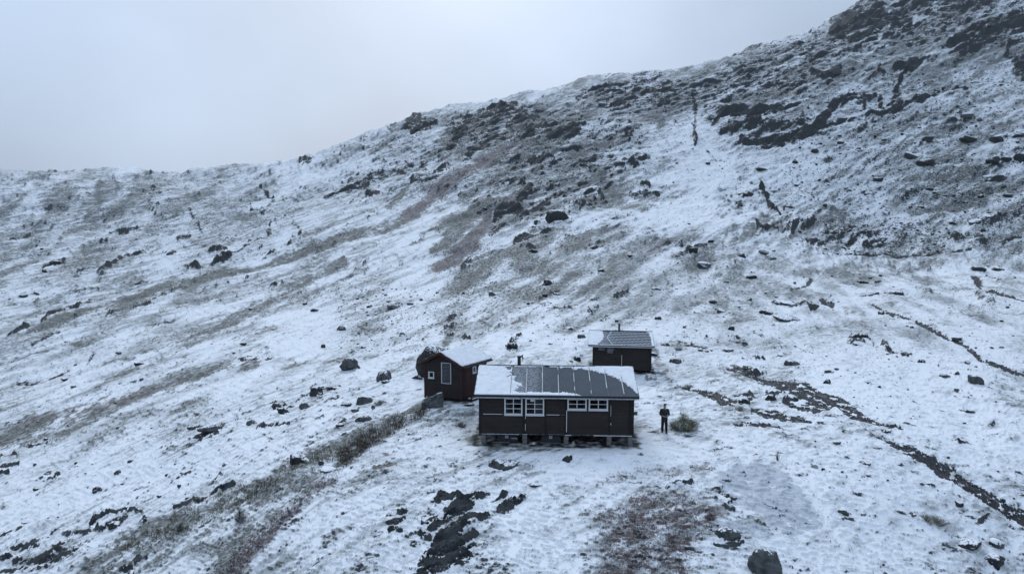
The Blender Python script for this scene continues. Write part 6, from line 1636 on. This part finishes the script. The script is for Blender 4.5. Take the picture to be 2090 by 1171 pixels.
def scree():
    g = np.random.RandomState(8)
    zones = [((1600, 2090), (150, 520), 4600, 1.35), ((1150, 1620), (180, 520), 1700, 1.1), ((690, 900), (590, 720), 900, 1.2), ((900, 1500), (520, 700), 1300, 1.15), ((1350, 2090), (540, 770), 1300, 1.1),
             ((0, 600), (420, 700), 1500, .95), ((0, 480), (700, 930), 700, 1.1), ((1680, 1930), (455, 520), 500, 1.9), ((700, 1250), (260, 420), 1200, 1.1), ((1500, 2090), (60, 200), 900, 1.3), ((1660, 2090), (770, 1060), 220, 1.2), ((0, 520), (930, 1171), 180, 1.5)]
    U = []; Vv = []; Sz = []
    for (u0, u1), (v0, v1), n, s in zones:
        U.append(g.uniform(u0, u1, n)); Vv.append(g.uniform(v0, v1, n)); Sz.append(s * np.exp(g.normal(0, .42, n)))
    U, Vv, Sz = map(np.concatenate, (U, Vv, Sz))
    x, y, d, ok = on_ground(U, Vv)
    z = height(x, y)
    keep = ok & (fbm(U / 60, Vv / 30, 2, 9) > -.28 + .2 * g.normal(size=len(U)))
    x, y, z, d, Sz = [q[keep] for q in (x, y, z, d, Sz)]
    n = len(x)
    V, F = rock_arrays(77, 8, 1, .12, .1)
    variants = [rock_arrays(80 + k, 8, 1, .15, .1)[0] for k in range(8)]
    vi = g.randint(0, 8, n)
    VV = np.stack(variants)[vi]
    w = Sz * d / FPX
    sc = np.stack([w, w * g.uniform(.6, 1, n), w * g.uniform(.35, .75, n)], 1)
    VV = VV * sc[:, None, :]
    a = g.uniform(0, 6.28, n); c, s = np.cos(a)[:, None], np.sin(a)[:, None]
    X = VV[..., 0] * c - VV[..., 1] * s + x[:, None]; Y = VV[..., 0] * s + VV[..., 1] * c + y[:, None]; Z = VV[..., 2] + (z + sc[:, 2] * .3)[:, None]
    co = np.stack([X, Y, Z], -1).reshape(-1, 3)
    nf = (F[None] + (np.arange(n) * len(V))[:, None, None]).reshape(-1, 3)
    o = mesh_np('scree', co, nf, M['rock'])
    tag(o, 'small loose stones strewn over the mountainside and flats', 'scree', None, 'stuff')
scree()
# ------------------------------------------------------------------ plants
def blades(name, pts_, hts, wds, lean, m, seed=1, label=None, cat=None, seg=2, curl=.35):
    """one mesh of thin upright blades or twigs rooted at pts_ (n,3)"""
    g = np.random.RandomState(seed); n = len(pts_)
    a = g.uniform(0, 2 * math.pi, n); ln = g.normal(0, lean, n); b = g.uniform(0, 2 * math.pi, n)
    dx, dy = np.cos(a) * wds / 2, np.sin(a) * wds / 2
    lx, ly = np.cos(b) * ln * hts, np.sin(b) * ln * hts
    rows = []
    for k in range(seg + 1):
        t = k / seg
        w = (1 - t * .85)
        cx = pts_[:, 0] + lx * t * (1 + curl * t); cy = pts_[:, 1] + ly * t * (1 + curl * t); cz = pts_[:, 2] + hts * t * (1 - .15 * t * np.abs(ln))
        rows.append(np.stack([cx - dx * w, cy - dy * w, cz], 1)); rows.append(np.stack([cx + dx * w, cy + dy * w, cz], 1))
    co = np.stack(rows, 1).reshape(-1, 3); K = 2 * (seg + 1)
    base = (np.arange(n) * K)[:, None]
    f = np.concatenate([base + np.array([[2 * k, 2 * k + 1, 2 * k + 3, 2 * k + 2]]) for k in range(seg)])
    o = mesh_np(name, co, f, m)
    if label: tag(o, label, cat, None, 'stuff')
    return o

def sample_cover(n, box, fn, seed):
    g = np.random.RandomState(seed)
    U = g.uniform(box[0], box[1], n); V = g.uniform(box[2], box[3], n)
    p = fn(U, V); k = g.uniform(0, 1, n) < p
    U, V = U[k], V[k]
    x, y, d, ok = on_ground(U, V)
    return np.stack([x, y, height(x, y) - .02], 1)[ok], d[ok], U[ok], V[ok]

def band(U, V, pl, w):
    best = np.full(U.shape, 9.0)
    for (p, q, a, b) in zip(pl[:-1], pl[1:], w[:-1], w[1:]):
        dx, dy = q[0] - p[0], q[1] - p[1]
        t = np.clip(((U - p[0]) * dx + (V - p[1]) * dy) / (dx * dx + dy * dy), 0, 1)
        best = np.minimum(best, np.hypot(U - p[0] - t * dx, V - p[1] - t * dy) / (a + (b - a) * t))
    return 1 - sst(.55, 1.25, best)

M['grass_green'] = mat_plain('olive_withered_grass', (.095, .088, .048), .9, .1, .4, 4)
# leafless thicket down the edge of the knoll
g_ = np.random.RandomState(3)
pl = [(868, 842), (835, 855), (800, 870), (765, 890), (730, 910), (700, 935)]; w_ = [9, 12, 15, 17, 18, 13]
P3, dd, UU, VV = sample_cover(22000, (660, 890, 820, 965), lambda U, V: band(U, V, pl, w_) * (.45 + .55 * sst(-.3, .1, fbm(U / 18, V / 9, 3, 61))), 21)
blades('thicket', P3, g_.uniform(.15, .62, len(P3)) * (.7 + .3 * np.sin(UU / 9)), np.full(len(P3), .022), .55, M['twig'], 5, 'brown leafless thicket down the left edge of the knoll', 'thicket')
pl2 = [(700, 915), (660, 935), (610, 955), (560, 975), (500, 1005), (430, 1040), (340, 1080), (250, 1120)]; w2_ = [12, 20, 18, 16, 22, 22, 20, 10]
P3, dd, UU, VV = sample_cover(30000, (230, 720, 890, 1171), lambda U, V: .8 * band(U, V, pl2, w2_) * (fbm(U / 40, V / 20, 2, 5) > -.1), 22)
blades('withered_grass', P3, g_.uniform(.14, .40, len(P3)), np.full(len(P3), .024), .5, M['grass_green'], 6, 'withered grass and dwarf willow on the bank left of the knoll', 'grass')
pl3 = [(735, 915), (700, 945), (660, 985), (620, 1015), (565, 1065), (520, 1110), (480, 1150), (470, 1180)]; w3_ = [12, 12, 10, 9, 12, 14, 16, 18]
P3, dd, UU, VV = sample_cover(26000, (440, 760, 890, 1185), lambda U, V: .8 * band(U, V, pl3, w3_), 23)
blades('red_heath', P3, g_.uniform(.06, .2, len(P3)), np.full(len(P3), .02), .6, M['twig_red'], 7, 'reddish heath along the rim of the knoll', 'heath')
# heather patch in the foreground
hp = lambda U, V: np.clip(mapval(MAP['red'], U, V) * 1.1 - .1, 0, 1) * (.10 + .90 * sst(-.10, .28, fbm(U / 22, V / 12, 4, 44, .6)))
P3, dd, UU, VV = sample_cover(38000, (1190, 1490, 940, 1185), hp, 24)
blades('heather', P3, g_.uniform(.05, .17, len(P3)), np.full(len(P3), .016), .7, M['twig_red'], 8, 'reddish-brown heather poking through the snow in the foreground', 'heather')
P3, dd, UU, VV = sample_cover(14000, (1190, 1490, 950, 1185), hp, 25)
blades('heather', P3, g_.uniform(.05, .15, len(P3)), np.full(len(P3), .02), .7, M['twig'], 9, 'dark heather stalks mixed into the foreground heath', 'heather')
# grass below and around the cabins
def gr(U, V):
    m = np.maximum.reduce([band(U, V, [(985, 905), (1050, 912), (1120, 913), (1175, 912)], [6, 8, 7, 6]), .8 * band(U, V, [(935, 850), (960, 870), (975, 905)], [14, 14, 12]), .5 * band(U, V, [(880, 850), (930, 838), (965, 838)], [10, 12, 8]),
                           .5 * band(U, V, [(1330, 730), (1360, 760), (1380, 790)], [10, 12, 8]), .5 * band(U, V, [(1300, 862), (1345, 878)], [6, 6]), .4 * band(U, V, [(1000, 640), (940, 670), (905, 715)], [14, 14, 10]), .3 * band(U, V, [(760, 957), (810, 950)], [5, 5])])
    return m * (.3 + .7 * (fbm(U / 14, V / 8, 2, 3) > -.05))
P3, dd, UU, VV = sample_cover(26000, (740, 1400, 620, 965), gr, 26)
blades('withered_grass', P3, g_.uniform(.08, .26, len(P3)), np.full(len(P3), .018), .6, M['grass'], 10, 'withered grass tufts around the cabins', 'grass')
# sparse stalks all over the knoll
P3, dd, UU, VV = sample_cover(4200, (560, 1560, 900, 1171), lambda U, V: (1 - mapval(MAP['clean'], U, V) * 1.5) * .9 * sst(0, .3, fbm(U / 50, V / 25, 3, 13)), 27)
blades('grass_stalks', P3, g_.uniform(.03, .10, len(P3)), np.full(len(P3), .010), .6, M['grass'], 11, 'thin grass stalks pricking through the snow of the knoll', 'grass')

def bush(u, v, w_px, h_px, label, leafy=1.0, n_st=60, seed=1, mat='leaf', twig='twig', spiky=0.0, leaf=.05, cat='shrub'):
    x, y, d, ok = on_ground(u, v)
    z = float(height(x, y)[0]); d = float(d[0]); s = d / FPX
    w, h = w_px * s, h_px * s
    g = random.Random(seed)
    t = empty('shrub', (float(x[0]), float(y[0]) + .2 * w, z), 0, label, cat, 'shrubs standing on their own')
    st = MB(); lv = []
    for k in range(n_st):
        a = g.uniform(0, 6.28); rr = g.random() ** .6
        ex, ey = math.cos(a) * rr * w, math.sin(a) * rr * w * .6
        hh = h * (1 - .65 * rr ** 2) * g.uniform(.65, 1.05)
        if spiky and g.random() < .12: hh *= 1 + spiky; ex *= .4
        b = Vector((ex * .35, ey * .35, -.05)); m = Vector((ex * .75, ey * .75, hh * .5)); e = Vector((ex, ey, hh))
        r = .009 if d < 60 else .014
        st.tube(b, m, r * 1.3, r, 4, False); st.tube(m, e, r, r * .4, 4, False)
        nl = int(leafy * 26 * (1 + hh / max(h, .1)))
        for q in range(nl):
            tt = g.uniform(.15, 1.02); p = b.lerp(m, tt * 2) if tt < .5 else m.lerp(e, tt * 2 - 1)
            p = p + Vector((g.gauss(0, .06), g.gauss(0, .06), g.gauss(0, .05))) * (w + .3)
            if p.z < 0: p.z = abs(p.z)
            dr = Vector((g.gauss(0, 1), g.gauss(0, 1), g.gauss(.3, .8))).normalized(); sd = dr.cross(Vector((g.gauss(0, 1), g.gauss(0, 1), g.gauss(0, 1)))).normalized()
            L_, W_ = leaf * g.uniform(.7, 1.3), leaf * .42
            lv.append((p, p + dr * L_ * .5 + sd * W_ * .5, p + dr * L_, p + dr * L_ * .5 - sd * W_ * .5))
    st.build('stems', M[twig], t)
    if lv:
        half = int(len(lv) * .62)
        for nm, part, mm in (('leaves', lv[:half], mat), ('leaves', lv[half:], 'leaf_frost')):
            if not part: continue
            co = np.array([[tuple(c) for c in q] for q in part]).reshape(-1, 3)
            mesh_np(nm, co, np.arange(len(co)).reshape(-1, 4), M[mm], t)
    return t
M['leaf_dry'] = mat_plain('dry_buff_leaves', (.17, .15, .11), .9, .1, .35, 20)
M['leaf_red'] = mat_plain('reddish_heather_leaves', (.11, .055, .045), .9, .1, .35, 20)
M['leaf_frost'] = mat_plain("snow_on_leaves", (.50, .53, .53), .85, .2, .3, 25)
bush(1398, 880, 36, 25, 'wide frosted green willow shrub beside the standing person', 1.9, 120, 1, 'leaf', 'twig', .8, .085)
bush(1512, 838, 14, 10, 'low grey-green shrub on the bank between the arms of wet ground', .8, 30, 2, 'leaf', 'twig', 0, .06)
bush(1405, 792, 9, 10, 'small grey-green shrub at the upper tip of the left wet arm', .8, 22, 3, 'leaf', 'twig', 0, .06)
bush(1913, 1072, 34, 16, 'long dry buff shrub in the snow at lower right', .5, 110, 4, 'leaf_dry', 'grass', 0, .045)
bush(1890, 1062, 18, 12, 'dry buff shrub overlapping the upper end of the long dry one', .5, 50, 14, 'leaf_dry', 'grass', 0, .045)
bush(490, 1063, 15, 24, 'dark green bush sticking up on the bank left of the knoll', .9, 40, 5, 'leaf_dark', 'twig', .2, .05)
bush(366, 1084, 14, 16, 'dark green bush at the lower end of the bank left of the knoll', .9, 34, 6, 'leaf_dark', 'twig', 0, .05)
bush(1450, 1062, 13, 18, 'reddish upright heather bush at the right side of the heather patch', .5, 60, 7, 'leaf_red', 'twig_red', .2, .04)
bush(1308, 929, 8, 7, 'tiny pale grass tuft in the snow right of the long cabin front', 0, 26, 8, 'leaf', 'grass')
bush(1463, 902, 6, 5, 'tiny buff grass tuft in the snow right of the big willow shrub', 0, 22, 9, 'leaf', 'grass')
bush(1588, 940, 9, 24, 'sparse tall twigs on the right shoulder of the knoll', 0, 12, 10, 'leaf', 'twig')
bush(940, 872, 14, 12, 'dark grass tuft against the left end of the long cabin', .2, 60, 11, 'leaf_dark', 'twig', 0, .04)
bush(1385, 715, 10, 8, 'snowy dwarf shrub behind the upper cabin to the right', .5, 26, 12, 'leaf_dark', 'twig', 0, .06)
bush(775, 826, 15, 9, 'dark green low shrub left of the small cabin below the blocky boulder', .7, 40, 13, 'leaf_dark', 'twig', 0, .06)
person(1355.5, 884)
# ------------------------------------------------------------------ thin mist
def haze():
    b = MB(); b.box(-1260, 1260, -60, 1270, -260, 560)
    m = bpy.data.materials.new("mountain_mist"); m.use_nodes = True; t = m.node_tree; t.nodes.clear()
    o_ = t.nodes.new("ShaderNodeOutputMaterial"); v = t.nodes.new("ShaderNodeVolumePrincipled")
    v.inputs["Color"].default_value = (.86, .93, 1.0, 1); v.inputs["Density"].default_value = .00006
    t.links.new(v.outputs[0], o_.inputs["Volume"])
    o = b.build('haze', m); o['kind'] = 'stuff'; o['label'] = 'thin pale mist in the mountain air'
haze()
build_terrain()
